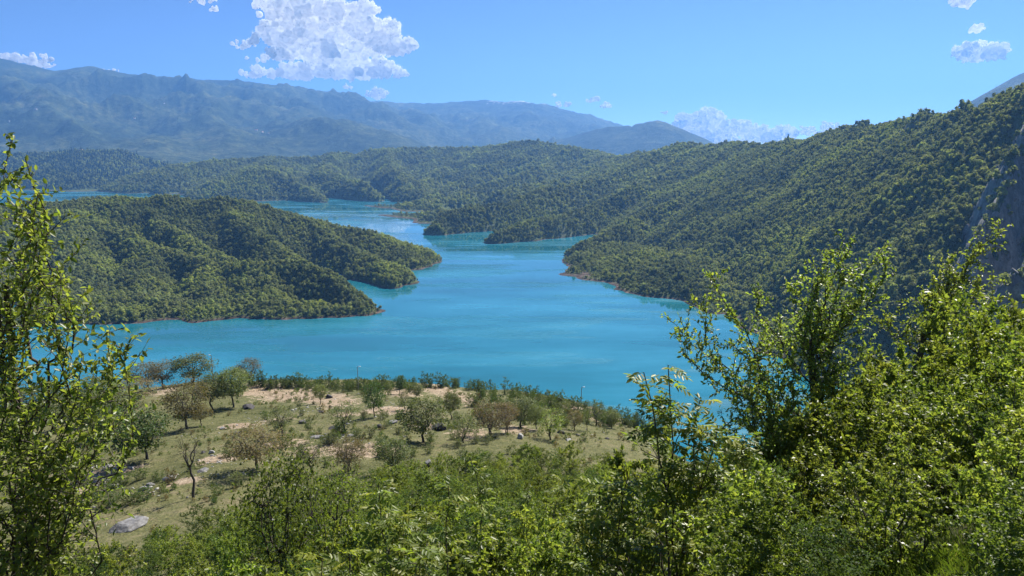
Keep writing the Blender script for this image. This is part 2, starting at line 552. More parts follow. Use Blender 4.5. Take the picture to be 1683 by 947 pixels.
def rock_mat(name, c1, c2, c3, scale=1.2):
    m, N, L = new_mat(name)
    tc = nd(N, 'ShaderNodeTexCoord')
    oi = nd(N, 'ShaderNodeObjectInfo')
    ad = nd(N, 'ShaderNodeVectorMath', operation='ADD')
    L.new(tc.outputs['Object'], ad.inputs[0])
    L.new(oi.outputs['Location'], ad.inputs[1])
    n = noise(N, L, ad.outputs[0], scale, 8, .65)
    n2 = noise(N, L, ad.outputs[0], scale * 5, 5, .6)
    cr = ramp(N, [(.32, c1), (.5, c2), (.68, c3)])
    L.new(n.outputs['Fac'], cr.inputs[0])
    cr2 = ramp(N, [(.35, (.45, .43, .40)), (.55, (1, 1, 1))])
    L.new(n2.outputs['Fac'], cr2.inputs[0])
    c = mixc(N, L, .8, cr.outputs[0], cr2.outputs[0], 'MULTIPLY')
    pb = nd(N, 'ShaderNodeBsdfPrincipled')
    pb.inputs['Roughness'].default_value = .9
    L.new(c, pb.inputs['Base Color'])
    bp = nd(N, 'ShaderNodeBump')
    bp.inputs['Strength'].default_value = .8
    bp.inputs['Distance'].default_value = .12
    L.new(n2.outputs['Fac'], bp.inputs['Height'])
    L.new(bp.outputs[0], pb.inputs['Normal'])
    out = nd(N, 'ShaderNodeOutputMaterial')
    L.new(pb.outputs[0], out.inputs[0])
    return m


M['rock_pale'] = rock_mat('pale_limestone', (.22, .21, .20), (.38, .37, .35), (.50, .48, .46))
M['rock_dark'] = rock_mat('dark_boulder_stone', (.028, .026, .028), (.055, .05, .052), (.12, .11, .105))
M['rock_grey'] = rock_mat('grey_boulder_stone', (.09, .088, .09), (.20, .195, .19), (.33, .32, .30))


def terrain_mat(name, kind):
    m, N, L = new_mat(name)
    geo = nd(N, 'ShaderNodeNewGeometry')
    pos = geo.outputs['Position']
    pb = nd(N, 'ShaderNodeBsdfPrincipled')
    pb.inputs['Roughness'].default_value = .95
    pb.inputs['Specular IOR Level'].default_value = .1
    sx = nd(N, 'ShaderNodeSeparateXYZ')
    L.new(pos, sx.inputs[0])
    sn = nd(N, 'ShaderNodeSeparateXYZ')
    L.new(geo.outputs['True Normal'], sn.inputs[0])
    bump_h = None
    if kind == 'near':
        n1 = noise(N, L, pos, .06, 5, .6)
        n2 = noise(N, L, pos, .6, 6, .7)
        n3 = noise(N, L, pos, 3.5, 4, .7)
        g = ramp(N, [(.34, (.055, .062, .022)), (.44, (.10, .102, .040)), (.53, (.138, .135, .058)), (.63, (.19, .16, .09)), (.74, (.26, .205, .14))])
        mm = nd(N, 'ShaderNodeMath', operation='MULTIPLY_ADD')
        mm.inputs[1].default_value = .62
        L.new(n2.outputs['Fac'], mm.inputs[0])
        m2 = nd(N, 'ShaderNodeMath', operation='MULTIPLY')
        m2.inputs[1].default_value = .38
        L.new(n1.outputs['Fac'], m2.inputs[0])
        L.new(m2.outputs[0], mm.inputs[2])
        L.new(mm.outputs[0], g.inputs[0])
        dc = ramp(N, [(.34, (.16, .115, .075)), (.48, (.30, .225, .155)), (.68, (.43, .345, .25))])
        L.new(n2.outputs['Fac'], dc.inputs[0])
        at = nd(N, 'ShaderNodeAttribute', attribute_name='dirt')
        ad = nd(N, 'ShaderNodeMath', operation='MULTIPLY_ADD')
        ad.inputs[1].default_value = 1.7
        sb = nd(N, 'ShaderNodeMath', operation='SUBTRACT')
        L.new(n2.outputs['Fac'], sb.inputs[0])
        sb.inputs[1].default_value = .5
        L.new(sb.outputs[0], ad.inputs[0])
        L.new(at.outputs['Fac'], ad.inputs[2])
        dr = ramp(N, [(.40, (0, 0, 0)), (.62, (1, 1, 1))])
        L.new(ad.outputs[0], dr.inputs[0])
        c = mixc(N, L, dr.outputs[0], g.outputs[0], dc.outputs[0])
        sr = ramp(N, [(.36, (.42, .44, .40)), (.6, (1.12, 1.12, 1.12))])
        L.new(n3.outputs['Fac'], sr.inputs[0])
        c = mixc(N, L, 1.0, c, sr.outputs[0], 'MULTIPLY')
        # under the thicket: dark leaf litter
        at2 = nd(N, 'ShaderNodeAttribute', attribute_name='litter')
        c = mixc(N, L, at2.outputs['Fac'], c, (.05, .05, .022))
        bump_h, bdist = n3.outputs['Fac'], .25
    elif kind in ('wood', 'cliff'):
        n1 = noise(N, L, pos, .012, 5, .6)
        n2 = noise(N, L, pos, .09, 6, .65)
        g = ramp(N, [(.35, (.05, .07, .024)), (.6, (.09, .115, .04))])
        L.new(n2.outputs['Fac'], g.inputs[0])
        rk = ramp(N, [(.32, (.07, .068, .066)), (.47, (.19, .185, .175)), (.64, (.36, .345, .32))])
        mp = nd(N, 'ShaderNodeMapping')
        mp.inputs['Scale'].default_value = (1, 1, .42)
        L.new(pos, mp.inputs[0])
        n4 = noise(N, L, mp.outputs[0], .11, 12, .78)
        L.new(n4.outputs['Fac'], rk.inputs[0])
        # bare drawdown band of reddish earth along the waterline
        sh = ramp(N, [(.38, (.035, .024, .018)), (.52, (.075, .052, .040)), (.62, (.14, .105, .085)), (.74, (.27, .235, .195))])
        L.new(n2.outputs['Fac'], sh.inputs[0])
        zz = nd(N, 'ShaderNodeMapRange')
        zz.inputs[1].default_value = .7
        zz.inputs[2].default_value = 2.6
        L.new(sx.outputs['Z'], zz.inputs[0])
        c = mixc(N, L, zz.outputs[0], sh.outputs[0], g.outputs[0])
        st = nd(N, 'ShaderNodeMapRange')
        st.inputs[1].default_value = .66
        st.inputs[2].default_value = .50
        L.new(sn.outputs['Z'], st.inputs[0])
        c = mixc(N, L, st.outputs[0], c, rk.outputs[0])
        bump_h, bdist = n4.outputs['Fac'], 3.0
    else:
        n1 = noise(N, L, pos, .0011, 6, .62)
        n2 = noise(N, L, pos, .009, 8, .72)
        a = nd(N, 'ShaderNodeMath', operation='MULTIPLY_ADD')
        a.inputs[1].default_value = .55
        L.new(n2.outputs['Fac'], a.inputs[0])
        b = nd(N, 'ShaderNodeMath', operation='MULTIPLY')
        b.inputs[1].default_value = .45
        L.new(n1.outputs['Fac'], b.inputs[0])
        L.new(b.outputs[0], a.inputs[2])
        g = ramp(N, [(.40, (.014, .026, .010)), (.49, (.036, .052, .018)), (.57, (.085, .10, .036)), (.68, (.16, .15, .08))])
        L.new(a.outputs[0], g.inputs[0])
        c = g.outputs[0]
        n6 = noise(N, L, pos, .022, 8, .75)
        r6 = ramp(N, [(.40, (.45, .5, .5)), (.58, (1.25, 1.25, 1.2))])
        L.new(n6.outputs['Fac'], r6.inputs[0])
        c = mixc(N, L, 1.0, c, r6.outputs[0], 'MULTIPLY')
        # grey scree and pasture near the crests, old snow along the highest far rim
        at = nd(N, 'ShaderNodeAttribute', attribute_name='snow')
        sb = nd(N, 'ShaderNodeMath', operation='MULTIPLY')
        n5 = noise(N, L, pos, .012, 4, .6)
        r5 = ramp(N, [(.52, (0, 0, 0)), (.56, (1, 1, 1))])
        L.new(n5.outputs['Fac'], r5.inputs[0])
        L.new(at.outputs['Fac'], sb.inputs[0])
        L.new(r5.outputs[0], sb.inputs[1])
        c = mixc(N, L, sb.outputs[0], c, (.85, .87, .9))
        bump_h, bdist = n2.outputs['Fac'], 60.0
    L.new(c, pb.inputs['Base Color'])
    bp = nd(N, 'ShaderNodeBump')
    bp.inputs['Strength'].default_value = .7
    bp.inputs['Distance'].default_value = bdist
    L.new(bump_h, bp.inputs['Height'])
    L.new(bp.outputs[0], pb.inputs['Normal'])
    out = nd(N, 'ShaderNodeOutputMaterial')
    L.new(pb.outputs[0], out.inputs[0])
    return m


M['near'] = terrain_mat('meadow_ground', 'near')
M['wood'] = terrain_mat('woodland_floor', 'wood')
M['mount'] = terrain_mat('mountain_cover', 'mount')


def water_mat():
    m, N, L = new_mat('lake_water')
    geo = nd(N, 'ShaderNodeNewGeometry')
    pos = geo.outputs['Position']
    mp = nd(N, 'ShaderNodeMapping')
    mp.inputs['Rotation'].default_value = (0, 0, R(-28))
    mp.inputs['Scale'].default_value = (.0016, .0065, 1)
    L.new(pos, mp.inputs[0])
    n = noise(N, L, mp.outputs[0], 1.6, 5, .55)
    rr = ramp(N, [(.40, (.02, .02, .02)), (.50, (.05, .05, .05)), (.55, (.30, .30, .30)), (.62, (.20, .20, .20)), (.70, (.03, .03, .03))])
    L.new(n.outputs['Fac'], rr.inputs[0])
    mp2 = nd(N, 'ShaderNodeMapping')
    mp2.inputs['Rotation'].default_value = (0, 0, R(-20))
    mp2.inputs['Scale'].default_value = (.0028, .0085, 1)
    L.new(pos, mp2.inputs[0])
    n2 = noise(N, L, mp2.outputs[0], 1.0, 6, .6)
    cr = ramp(N, [(.38, (.008, .10, .125)), (.50, (.012, .135, .180)), (.62, (.024, .18, .245))])  # turbid water colour, with streaks painted in for ripple and sky reflections
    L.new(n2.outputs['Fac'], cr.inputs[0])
    pb = nd(N, 'ShaderNodeBsdfPrincipled')
    pb.inputs['IOR'].default_value = 1.44
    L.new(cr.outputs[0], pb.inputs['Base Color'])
    L.new(rr.outputs[0], pb.inputs['Roughness'])
    rp = noise(N, L, pos, .9, 3, .6)
    rp2 = noise(N, L, pos, .12, 3, .6)
    ad = nd(N, 'ShaderNodeMath', operation='MULTIPLY_ADD')
    ad.inputs[1].default_value = 3.0
    L.new(rp2.outputs['Fac'], ad.inputs[0])
    L.new(rp.outputs['Fac'], ad.inputs[2])
    bp = nd(N, 'ShaderNodeBump')
    bp.inputs['Strength'].default_value = .05
    bp.inputs['Distance'].default_value = .05
    L.new(ad.outputs[0], bp.inputs['Height'])
    L.new(bp.outputs[0], pb.inputs['Normal'])
    out = nd(N, 'ShaderNodeOutputMaterial')
    L.new(pb.outputs[0], out.inputs[0])
    return m


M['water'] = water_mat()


def plain(name, col, rough=.7, metal=0.0):
    m, N, L = new_mat(name)
    tc = nd(N, 'ShaderNodeTexCoord')
    n = noise(N, L, tc.outputs['Object'], 6, 4, .6)
    cr = ramp(N, [(.3, tuple(c * .8 for c in col)), (.7, tuple(min(1, c * 1.15) for c in col))])
    L.new(n.outputs['Fac'], cr.inputs[0])
    pb = nd(N, 'ShaderNodeBsdfPrincipled')
    pb.inputs['Roughness'].default_value = rough
    pb.inputs['Metallic'].default_value = metal
    L.new(cr.outputs[0], pb.inputs['Base Color'])
    out = nd(N, 'ShaderNodeOutputMaterial')
    L.new(pb.outputs[0], out.inputs[0])
    return m


M['galv'] = plain('galvanised_steel', (.32, .33, .34), .5, .6)
M['lamp_white'] = plain('lamp_white', (.75, .76, .78), .4)
M['plaster'] = plain('white_plaster', (.78, .76, .72), .8)
M['tile'] = plain('red_roof_tiles', (.36, .14, .09), .8)
M['mast'] = plain('mast_steel', (.30, .29, .30), .6, .3)

# ------------------------------------------------------------------ ground sheet (one polar sheet cut where the kind of land changes)
az_f = np.radians(np.concatenate([np.arange(-180, -56, 4.0), np.arange(-56, -42, .7), np.arange(-42, 42.01, .13), np.arange(42.7, 56.2, .7), np.arange(60, 180.1, 4.0)]))
rr_ = np.concatenate([np.geomspace(.4, 40, 90, endpoint=False), np.geomspace(40, 280, 190, endpoint=False), np.geomspace(280, 600, 110, endpoint=False),
                      np.geomspace(600, 1700, 190, endpoint=False), np.geomspace(1700, 4500, 130, endpoint=False), np.geomspace(4500, 15500, 130)])
AZ, RR = np.meshgrid(az_f, rr_, indexing='ij')
GX, GYY = np.sin(AZ) * RR, np.cos(AZ) * RR
GZ, GI = relief(GX, GYY)
nA, nR = AZ.shape
dome_edge = None

# patches of bare earth on the meadow: (u, v, half width px, half height px)
DIRT = [(262, 641, 22, 10), (430, 643, 40, 11), (480, 648, 55, 11), (530, 655, 40, 8), (555, 664, 30, 7), (355, 756, 34, 7), (150, 785, 42, 14), (190, 776, 36, 6),
        (477, 728, 30, 8), (660, 645, 30, 8), (715, 640, 28, 8), (745, 648, 30, 9), (770, 658, 12, 7), (940, 668, 26, 6), (975, 675, 20, 6),
        (995, 690, 24, 9), (770, 712, 34, 10), (600, 742, 60, 10), (90, 836, 26, 8), (700, 700, 30, 6), (640, 672, 46, 9), (850, 706, 26, 8), (300, 793, 26, 5),
        (120, 812, 20, 8), (570, 680, 30, 6), (520, 742, 40, 8), (455, 690, 22, 5), (390, 700, 30, 5)]
dirt = np.zeros(AZ.shape)
for (u, v, a, b) in DIRT:
    c = G(u, v)
    e1, e2 = G(u + a, v), G(u, v + b)
    wx = max(abs(e1[0] - c[0]), 1.0)
    wy = max(abs(e2[1] - c[1]), 2.0)
    m = (np.abs(GX - c[0]) < 3 * wx) & (np.abs(GYY - c[1]) < 3 * wy)
    # along the ray direction for the long axis
    ux, uy = c[0] / math.hypot(c[0], c[1]), c[1] / math.hypot(c[0], c[1])
    dx, dy = GX[m] - c[0], GYY[m] - c[1]
    al, ac = dx * ux + dy * uy, dx * uy - dy * ux
    q = (ac / wx) ** 2 + (al / wy) ** 2
    dirt[m] = np.maximum(dirt[m], np.exp(-q * .7) * .95)
RN = np.hypot(GX, GYY)
azd = np.degrees(AZ)
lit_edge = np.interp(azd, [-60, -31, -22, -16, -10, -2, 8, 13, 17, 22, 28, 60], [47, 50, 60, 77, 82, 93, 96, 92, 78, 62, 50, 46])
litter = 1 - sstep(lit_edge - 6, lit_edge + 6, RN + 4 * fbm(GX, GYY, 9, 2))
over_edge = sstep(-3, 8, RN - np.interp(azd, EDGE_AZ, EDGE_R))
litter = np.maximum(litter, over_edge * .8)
snow = np.zeros(AZ.shape)
s0, s1 = P(800, 168, 13400), P(895, 176, 13200)
m = (GX > s0[0]) & (GX < s1[0] + 150) & (GYY > 12300) & (GZ > 880)
snow[m] = sstep(900, 960, GZ[m]) * .8

idx = np.arange(nA * nR).reshape(nA, nR)
quads = np.stack([idx[:-1, :-1], idx[1:, :-1], idx[1:, 1:], idx[:-1, 1:]], -1).reshape(-1, 4)
fz = GZ.ravel()[quads].max(1)
fg = GI.ravel()[quads[:, 0]]
V = np.stack([GX, GYY, GZ], -1).reshape(-1, 3)
keep = fz > -8
LAND = [
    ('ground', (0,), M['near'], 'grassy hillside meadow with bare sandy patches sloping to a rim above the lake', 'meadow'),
    ('peninsula_terrain', (1,), M['wood'], 'wooded peninsula of rounded spurs rising from the lake, reddish earth at its waterline', 'hill'),
    ('hillside_terrain', (2, 3), M['wood'], 'long wooded mountainside climbing along the far shore to grey cliffs', 'hillside'),
    ('hills_terrain', (4,), M['wood'], 'rolling wooded hills beyond the far end of the lake', 'hills'),
    ('pine_hill_terrain', (5,), M['wood'], 'low dark hill behind the narrow far arm of the lake', 'hill'),
    ('mountains_terrain', (6,), M['mount'], 'blue hazy mountain range along the horizon with traces of snow', 'mountains'),
]
for name, gs, mat, lab, cat in LAND:
    fm = keep & np.isin(fg, gs)
    q = quads[fm]
    used = np.unique(q)
    remap = np.full(len(V), -1, np.int64)
    remap[used] = np.arange(len(used))
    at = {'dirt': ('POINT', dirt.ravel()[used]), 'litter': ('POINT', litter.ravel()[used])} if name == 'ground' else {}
    if name == 'mountains_terrain':
        at = {'snow': ('POINT', snow.ravel()[used])}
    o = link(name, np_mesh(name, V[used], remap[q], mat, True, at))
    tag(o, lab, cat, kind='structure')

# lake
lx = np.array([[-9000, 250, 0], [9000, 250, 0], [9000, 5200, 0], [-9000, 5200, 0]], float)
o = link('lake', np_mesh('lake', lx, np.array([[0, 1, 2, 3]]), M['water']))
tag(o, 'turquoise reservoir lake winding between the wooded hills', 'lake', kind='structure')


# ------------------------------------------------------------------ leaf and branch builders
def unit(a):
    return a / np.maximum(np.linalg.norm(a, axis=-1, keepdims=True), 1e-9)


def leaf_arrays(pos, axis, nrm, ln, wd, shape='diamond', fold=.25, droop=.0):
    """leaf blades as small folded faces. returns verts, quads"""
    n = len(pos)
    axis = unit(axis)
    side = unit(np.cross(axis, nrm))
    nrm = np.cross(side, axis)
    if shape == 'diamond':
        T = [(0, 0, 0), (.45, .5, fold * .5), (1, 0, -droop), (.45, -.5, fold * .5)]
        F = [(0, 1, 2, 3)]
    else:
        T = [(0, 0, 0), (.30, .46, fold * .46), (.68, .40, fold * .35 - droop * .5), (1, 0, -droop), (.68, -.40, fold * .35 - droop * .5), (.30, -.46, fold * .46)]
        F = [(0, 1, 2, 3), (0, 3, 4, 5)]
    k = len(T)
    v = np.empty((n, k, 3))
    for i, (a, b, c) in enumerate(T):
        v[:, i] = pos + axis * (a * ln)[:, None] + side * (b * wd)[:, None] + nrm * (c * wd)[:, None]
    f = (np.arange(n) * k)[:, None, None] + np.array(F)[None]
    return v.reshape(-1, 3), f.reshape(-1, 4), k


def tube(pts, rads, sides=5):
    pts = np.asarray(pts, float)
    n = len(pts)
    t = unit(np.gradient(pts, axis=0))
    ref = np.array([0.3, 0.9, 0.1]) if abs(t[0][2]) > .7 else np.array([0, 0, 1.0])
    a = unit(np.cross(t, ref))
    b = np.cross(t, a)
    th = np.linspace(0, 2 * PI, sides, endpoint=False)
    rg = (a[:, None, :] * np.cos(th)[None, :, None] + b[:, None, :] * np.sin(th)[None, :, None]) * np.asarray(rads)[:, None, None] + pts[:, None, :]
    v = rg.reshape(-1, 3)
    i, j = np.meshgrid(np.arange(n - 1), np.arange(sides), indexing='ij')
    f = np.stack([i * sides + j, i * sides + (j + 1) % sides, (i + 1) * sides + (j + 1) % sides, (i + 1) * sides + j], -1).reshape(-1, 4)
    return v, f


class Wood:
    def __init__(s):
        s.v, s.f, s.n = [], [], 0

    def add(s, pts, rads, sides=5):
        v, f = tube(pts, rads, sides)
        s.v.append(v)
        s.f.append(f + s.n)
        s.n += len(v)

    def mesh(s, name, mat):
        return np_mesh(name, np.concatenate(s.v), np.concatenate(s.f), mat, True)


class Leaves:
    def __init__(s):
        s.p, s.a, s.nn, s.l, s.w, s.t = [], [], [], [], [], []

    def add(s, p, a, n, l, w_, t):
        s.p.append(p); s.a.append(a); s.nn.append(n); s.l.append(l); s.w.append(w_); s.t.append(t)

    def count(s):
        return sum(len(x) for x in s.p)

    def mesh(s, name, mat, shape='diamond', fold=.3, droop=.15, sel=None):
        p, a, n_, l, w_, t = (np.concatenate(x) for x in (s.p, s.a, s.nn, s.l, s.w, s.t))
        if sel is not None:
            p, a, n_, l, w_, t = p[sel], a[sel], n_[sel], l[sel], w_[sel], t[sel]
        v, f, k = leaf_arrays(p, a, n_, l, w_, shape, fold, droop)
        return np_mesh(name, v, f, mat, False, {'tint': ('POINT', np.repeat(t, k))})


def bend(rng, a, b, n, wob):
    """a wandering line from a to b"""
    a, b = np.asarray(a, float), np.asarray(b, float)
    t = np.linspace(0, 1, n)[:, None]
    p = a + (b - a) * t
    L = np.linalg.norm(b - a)
    off = np.cumsum(rng.normal(0, 1, (n, 3)), 0)
    off -= off[0] + (off[-1] - off[0]) * t
    return p + off * wob * L / math.sqrt(n)


def twig_leaves(rng, lv, pts, spacing, ln, tint0, up=.5, spread=.9, start=.1, lw=.5):
    """leaves along a twig, alternately to each side"""
    pts = np.asarray(pts)
    seg = np.linalg.norm(np.diff(pts, axis=0), axis=1)
    cum = np.concatenate([[0], np.cumsum(seg)])
    Lt = cum[-1]
    n = max(2, int(Lt * (1 - start) / spacing))
    s = np.linspace(start * Lt, Lt, n) + rng.uniform(-.3, .3, n) * spacing
    s = np.clip(s, 0, Lt)
    p = np.stack([np.interp(s, cum, pts[:, k]) for k in range(3)], -1)
    tg = unit(pts[-1] - pts[0])
    rnd = unit(rng.normal(0, 1, (n, 3)))
    ax = unit(tg * (1 - spread * .6) + rnd * spread + np.array([0, 0, -.15]))
    nr = unit(rng.normal(0, .7, (n, 3)) + np.array([0, 0, up * 1.6]))
    l = ln * rng.uniform(.65, 1.2, n)
    lv.add(p, ax, nr, l, l * lw * rng.uniform(.85, 1.15, n), np.clip(tint0 + rng.normal(0, .22, n), 0, 1))


# ------------------------------------------------------------------ woods on the far slopes
def ico(sub):
    import bmesh
    bm = bmesh.new()
    bmesh.ops.create_icosphere(bm, subdivisions=sub, radius=1)
    v = np.array([x.co[:] for x in bm.verts])
    f = np.array([[q.index for q in p.verts] for p in bm.faces])
    bm.free()
    return v, f


def forest_tree(seed, mat, conifer=False, nleaf=170):
    """one wood tree about 1 unit across and a bit taller: lobed crown of leaf clumps round a dark heart, plus its stem"""
    rng = np.random.RandomState(seed)
    pos, nrm, siz, tin = [], [], [], []
    if conifer:
        h = rng.uniform(0, 1, nleaf) ** .8
        rad = (1 - h) * .42 * rng.uniform(.55, 1.0, nleaf)
        th = rng.uniform(0, 2 * PI, nleaf)
        pos = np.stack([rad * np.cos(th), rad * np.sin(th), .1 + h * 1.35], -1)
        nrm = unit(np.stack([np.cos(th), np.sin(th), np.full(nleaf, .7)], -1) + rng.normal(0, .35, (nleaf, 3)))
        siz = np.full(nleaf, .17) * rng.uniform(.7, 1.3, nleaf)
        tin = rng.uniform(.2, .8, nleaf)
    else:
        nl = rng.randint(3, 9)
        lobes = []
        for i in range(nl):
            a = 2 * PI * i / nl + rng.uniform(-.4, .4)
            q = rng.uniform(.16, .33)
            lobes.append((q * math.cos(a), q * math.sin(a), rng.uniform(.30, .80), rng.uniform(.17, .34)))
        lobes.append((rng.uniform(-.08, .08), rng.uniform(-.08, .08), rng.uniform(.75, .95), rng.uniform(.22, .3)))
        k = nleaf // len(lobes)
        for (lx_, ly_, lz_, lr_) in lobes:
            d = unit(rng.normal(0, 1, (k, 3)) + np.array([0, 0, .35]))
            pos.append(np.array([lx_, ly_, lz_]) + d * lr_ * rng.uniform(.75, 1.08, (k, 1)))
            nrm.append(unit(d + rng.normal(0, .22, (k, 3))))
            siz.append(np.full(k, .17) * rng.uniform(.6, 1.35, k))
            tin.append(np.clip(rng.uniform(.1, .9) + rng.normal(0, .2, k), 0, 1))
        pos, nrm, siz, tin = map(np.concatenate, (pos, nrm, siz, tin))
    tang = unit(np.cross(nrm, rng.normal(0, 1, nrm.shape)))
    v, f, k = leaf_arrays(pos - tang * siz[:, None] * .5, tang, nrm, siz, siz * 1.1, 'diamond', .35, .1)
    # heart of the crown: small dense leaf mass that keeps light out
    iv, if_ = ico(1)
    if conifer:
        hv = iv * np.array([.2, .2, .55]) + np.array([0, 0, .65])
    else:
        hv = iv * (np.array([.33, .33, .30]) * (1 + rng.normal(0, .12, (len(iv), 1)))) + np.array([0, 0, .58])
    tv, tf = tube([(0, 0, -.12), (.02, .01, .2), (0, .02, .5)], [.05, .04, .02], 4)
    n0 = len(v)
    verts = np.concatenate([v, hv, tv])
    tint = np.concatenate([np.repeat(tin, k), np.full(len(hv), .4), np.zeros(len(tv))])
    mi = np.concatenate([np.zeros(len(f)), np.ones(len(tf)), np.zeros(len(if_))])
    return np_mesh('forest_tree', verts, [f, tf + n0 + len(hv), if_ + n0], [mat, M['bark']], False, {'tint': ('POINT', tint)}, mi)


def scatter_gn(name, protos, pts, scale, rot, pick, label, cat):
    """thousands of trees of a wood as one object (geometry nodes: instances on points)"""
    me = bpy.data.meshes.new(name)
    me.vertices.add(len(pts))
    me.vertices.foreach_set('co', np.asarray(pts, np.float32).ravel())
    sz_ = np.random.RandomState(len(pts)).uniform(.75, 1.12, len(pts))
    for nme, dat in (('sc', scale), ('rz', rot), ('sz', np.asarray(scale) * sz_)):
        a = me.attributes.new(nme, 'FLOAT', 'POINT')
        a.data.foreach_set('value', np.asarray(dat, np.float32))
    a = me.attributes.new('pick', 'INT', 'POINT')
    a.data.foreach_set('value', np.asarray(pick, np.int32))
    o = link(name, me)
    tag(o, label, cat, kind='stuff')
    ng = bpy.data.node_groups.new(name + '_nodes', 'GeometryNodeTree')
    ng.interface.new_socket('Geometry', in_out='INPUT', socket_type='NodeSocketGeometry')
    ng.interface.new_socket('Geometry', in_out='OUTPUT', socket_type='NodeSocketGeometry')
    N, L = ng.nodes, ng.links
    gi, go = N.new('NodeGroupInput'), N.new('NodeGroupOutput')
    mp = N.new('GeometryNodeMeshToPoints')
    L.new(gi.outputs[0], mp.inputs[0])
    ip = N.new('GeometryNodeInstanceOnPoints')
    L.new(mp.outputs[0], ip.inputs['Points'])
    g2i = N.new('GeometryNodeGeometryToInstance')
    for p in reversed(protos):
        oi = N.new('GeometryNodeObjectInfo')
        oi.inputs['Object'].default_value = p
        oi.inputs['As Instance'].default_value = True
        L.new(oi.outputs['Geometry'], g2i.inputs[0])
    L.new(g2i.outputs[0], ip.inputs['Instance'])
    ip.inputs['Pick Instance'].default_value = True

    def named(n, t):
        q = N.new('GeometryNodeInputNamedAttribute')
        q.data_type = t
        q.inputs['Name'].default_value = n
        return next(s for s in q.outputs if s.enabled and s.name == 'Attribute')
    L.new(named('pick', 'INT'), ip.inputs['Instance Index'])
    c3 = N.new('ShaderNodeCombineXYZ')
    for q_, nm_ in enumerate(('sc', 'sc', 'sz')):
        L.new(named(nm_, 'FLOAT'), c3.inputs[q_])
    L.new(c3.outputs[0], ip.inputs['Scale'])
    cx = N.new('ShaderNodeCombineXYZ')
    L.new(named('rz', 'FLOAT'), cx.inputs[2])
    er = N.new('FunctionNodeEulerToRotation')
    L.new(cx.outputs[0], er.inputs[0])
    L.new(er.outputs[0], ip.inputs['Rotation'])
    L.new(ip.outputs[0], go.inputs[0])
    md = o.modifiers.new('scatter', 'NODES')
    md.node_group = ng
    return o


def proto(me):
    return bpy.data.objects.new('forest_tree', me)


PB = [proto(forest_tree(100 + i, M['leaf_forest'])) for i in range(11)]
PC = [proto(forest_tree(200 + i, M['leaf_pine'], True, 110)) for i in range(3)]


def sample_land(rng, n, x0, x1, y0, y1):
    x = rng.uniform(x0, x1, n)
    y = rng.uniform(y0, y1, n)
    ok = np.abs(x) < y * .80 + 40
    return x[ok], y[ok]


def slope_at(x, y, e=3.0):
    z1, _ = relief(x + e, y)
    z2, _ = relief(x, y + e)
    z0, g = relief(x, y)
    return z0, g, np.hypot((z1 - z0) / e, (z2 - z0) / e)


def plant_wood(seed, gids, box, cell, size, zmin, name, label, cat, protos=None, conifer_frac=0.0, steep=1.15):
    rng = np.random.RandomState(seed)
    x0, x1, y0, y1 = box
    nx, ny = int((x1 - x0) / cell), int((y1 - y0) / cell)
    ix, iy = np.meshgrid(np.arange(nx), np.arange(ny))
    x = x0 + (ix.ravel() + rng.uniform(0, 1, nx * ny)) * cell
    y = y0 + (iy.ravel() + rng.uniform(0, 1, nx * ny)) * cell
    ok = np.abs(x) < y * .80 + 60
    x, y = x[ok], y[ok]
    z, g, sl = slope_at(x, y)
    zl = zmin + 1.6 * fbm(x, y, 60, 3)
    ok = np.isin(g, gids) & (z > zl) & (sl < steep * rng.uniform(.75, 2.6, len(x)) ** 1.2)
    x, y, z = x[ok], y[ok], z[ok]
    clump = fbm(x, y, 45, 3)
    sc = size * np.clip(rng.lognormal(-.04, .27, len(x)), .45, 1.7) * (1 + .4 * clump)
    sc = np.where(z < zl[ok] + 2, sc * .6, sc)
    allp = list(protos or PB)
    pk = rng.randint(0, len(allp), len(x))
    if conifer_frac:
        nb = len(allp)
        allp = allp + PC
        con = rng.uniform(0, 1, len(x)) < conifer_frac * (1 + 1.5 * fbm(x + 50, y, 200, 3))
        pk = np.where(con, nb + rng.randint(0, len(PC), len(x)), pk)
        sc = np.where(con, sc * 1.15, sc)
    scatter_gn(name, allp, np.stack([x, y, z], -1), sc, rng.uniform(0, 2 * PI, len(x)), pk, label, cat)
    print(name, len(x))


plant_wood(11, (1,), (-1150, 20, 760, 1600), 4.5, 5.1, .6, 'peninsula_forest', 'dense deciduous forest covering every spur of the peninsula in the lake', 'forest')
plant_wood(12, (2, 3), (-420, 1300, 300, 1900), 4.9, 5.4, 1.2, 'hillside_forest', 'broad green forest covering the long slope above the eastern shore', 'forest', conifer_frac=.012)
plant_wood(13, (2,), (-320, 1300, 1900, 3000), 7.2, 8.2, 1.4, 'ridge_forest', 'forest along the ridge farther up the lake', 'forest')
plant_wood(14, (4,), (-2000, 800, 1950, 4300), 9.4, 10.4, 2.4, 'hills_forest', 'hazy forest on the rolling hills beyond the lake', 'forest')
plant_wood(15, (5,), (-3300, -1500, 3250, 4600), 10.5, 11.5, 5.0, 'pine_forest', 'dark pine forest on the low hill behind the narrow arm of the lake', 'forest', protos=PC + PB[:4])
#@@NEAR
def crag_mesh(seed):
    rng = np.random.RandomState(seed)
    v, f = ico(3)
    v = v * np.array([.55, .5, 1.0])
    for _ in range(14):
        n = unit(rng.normal(0, 1, 3) * np.array([1, 1, .45]))
        d = rng.uniform(.2, .42)
        v = v - np.maximum(v @ n - d, 0)[:, None] * n * .95
    return np_mesh('crag', v, f, M['rock_grey'], False)


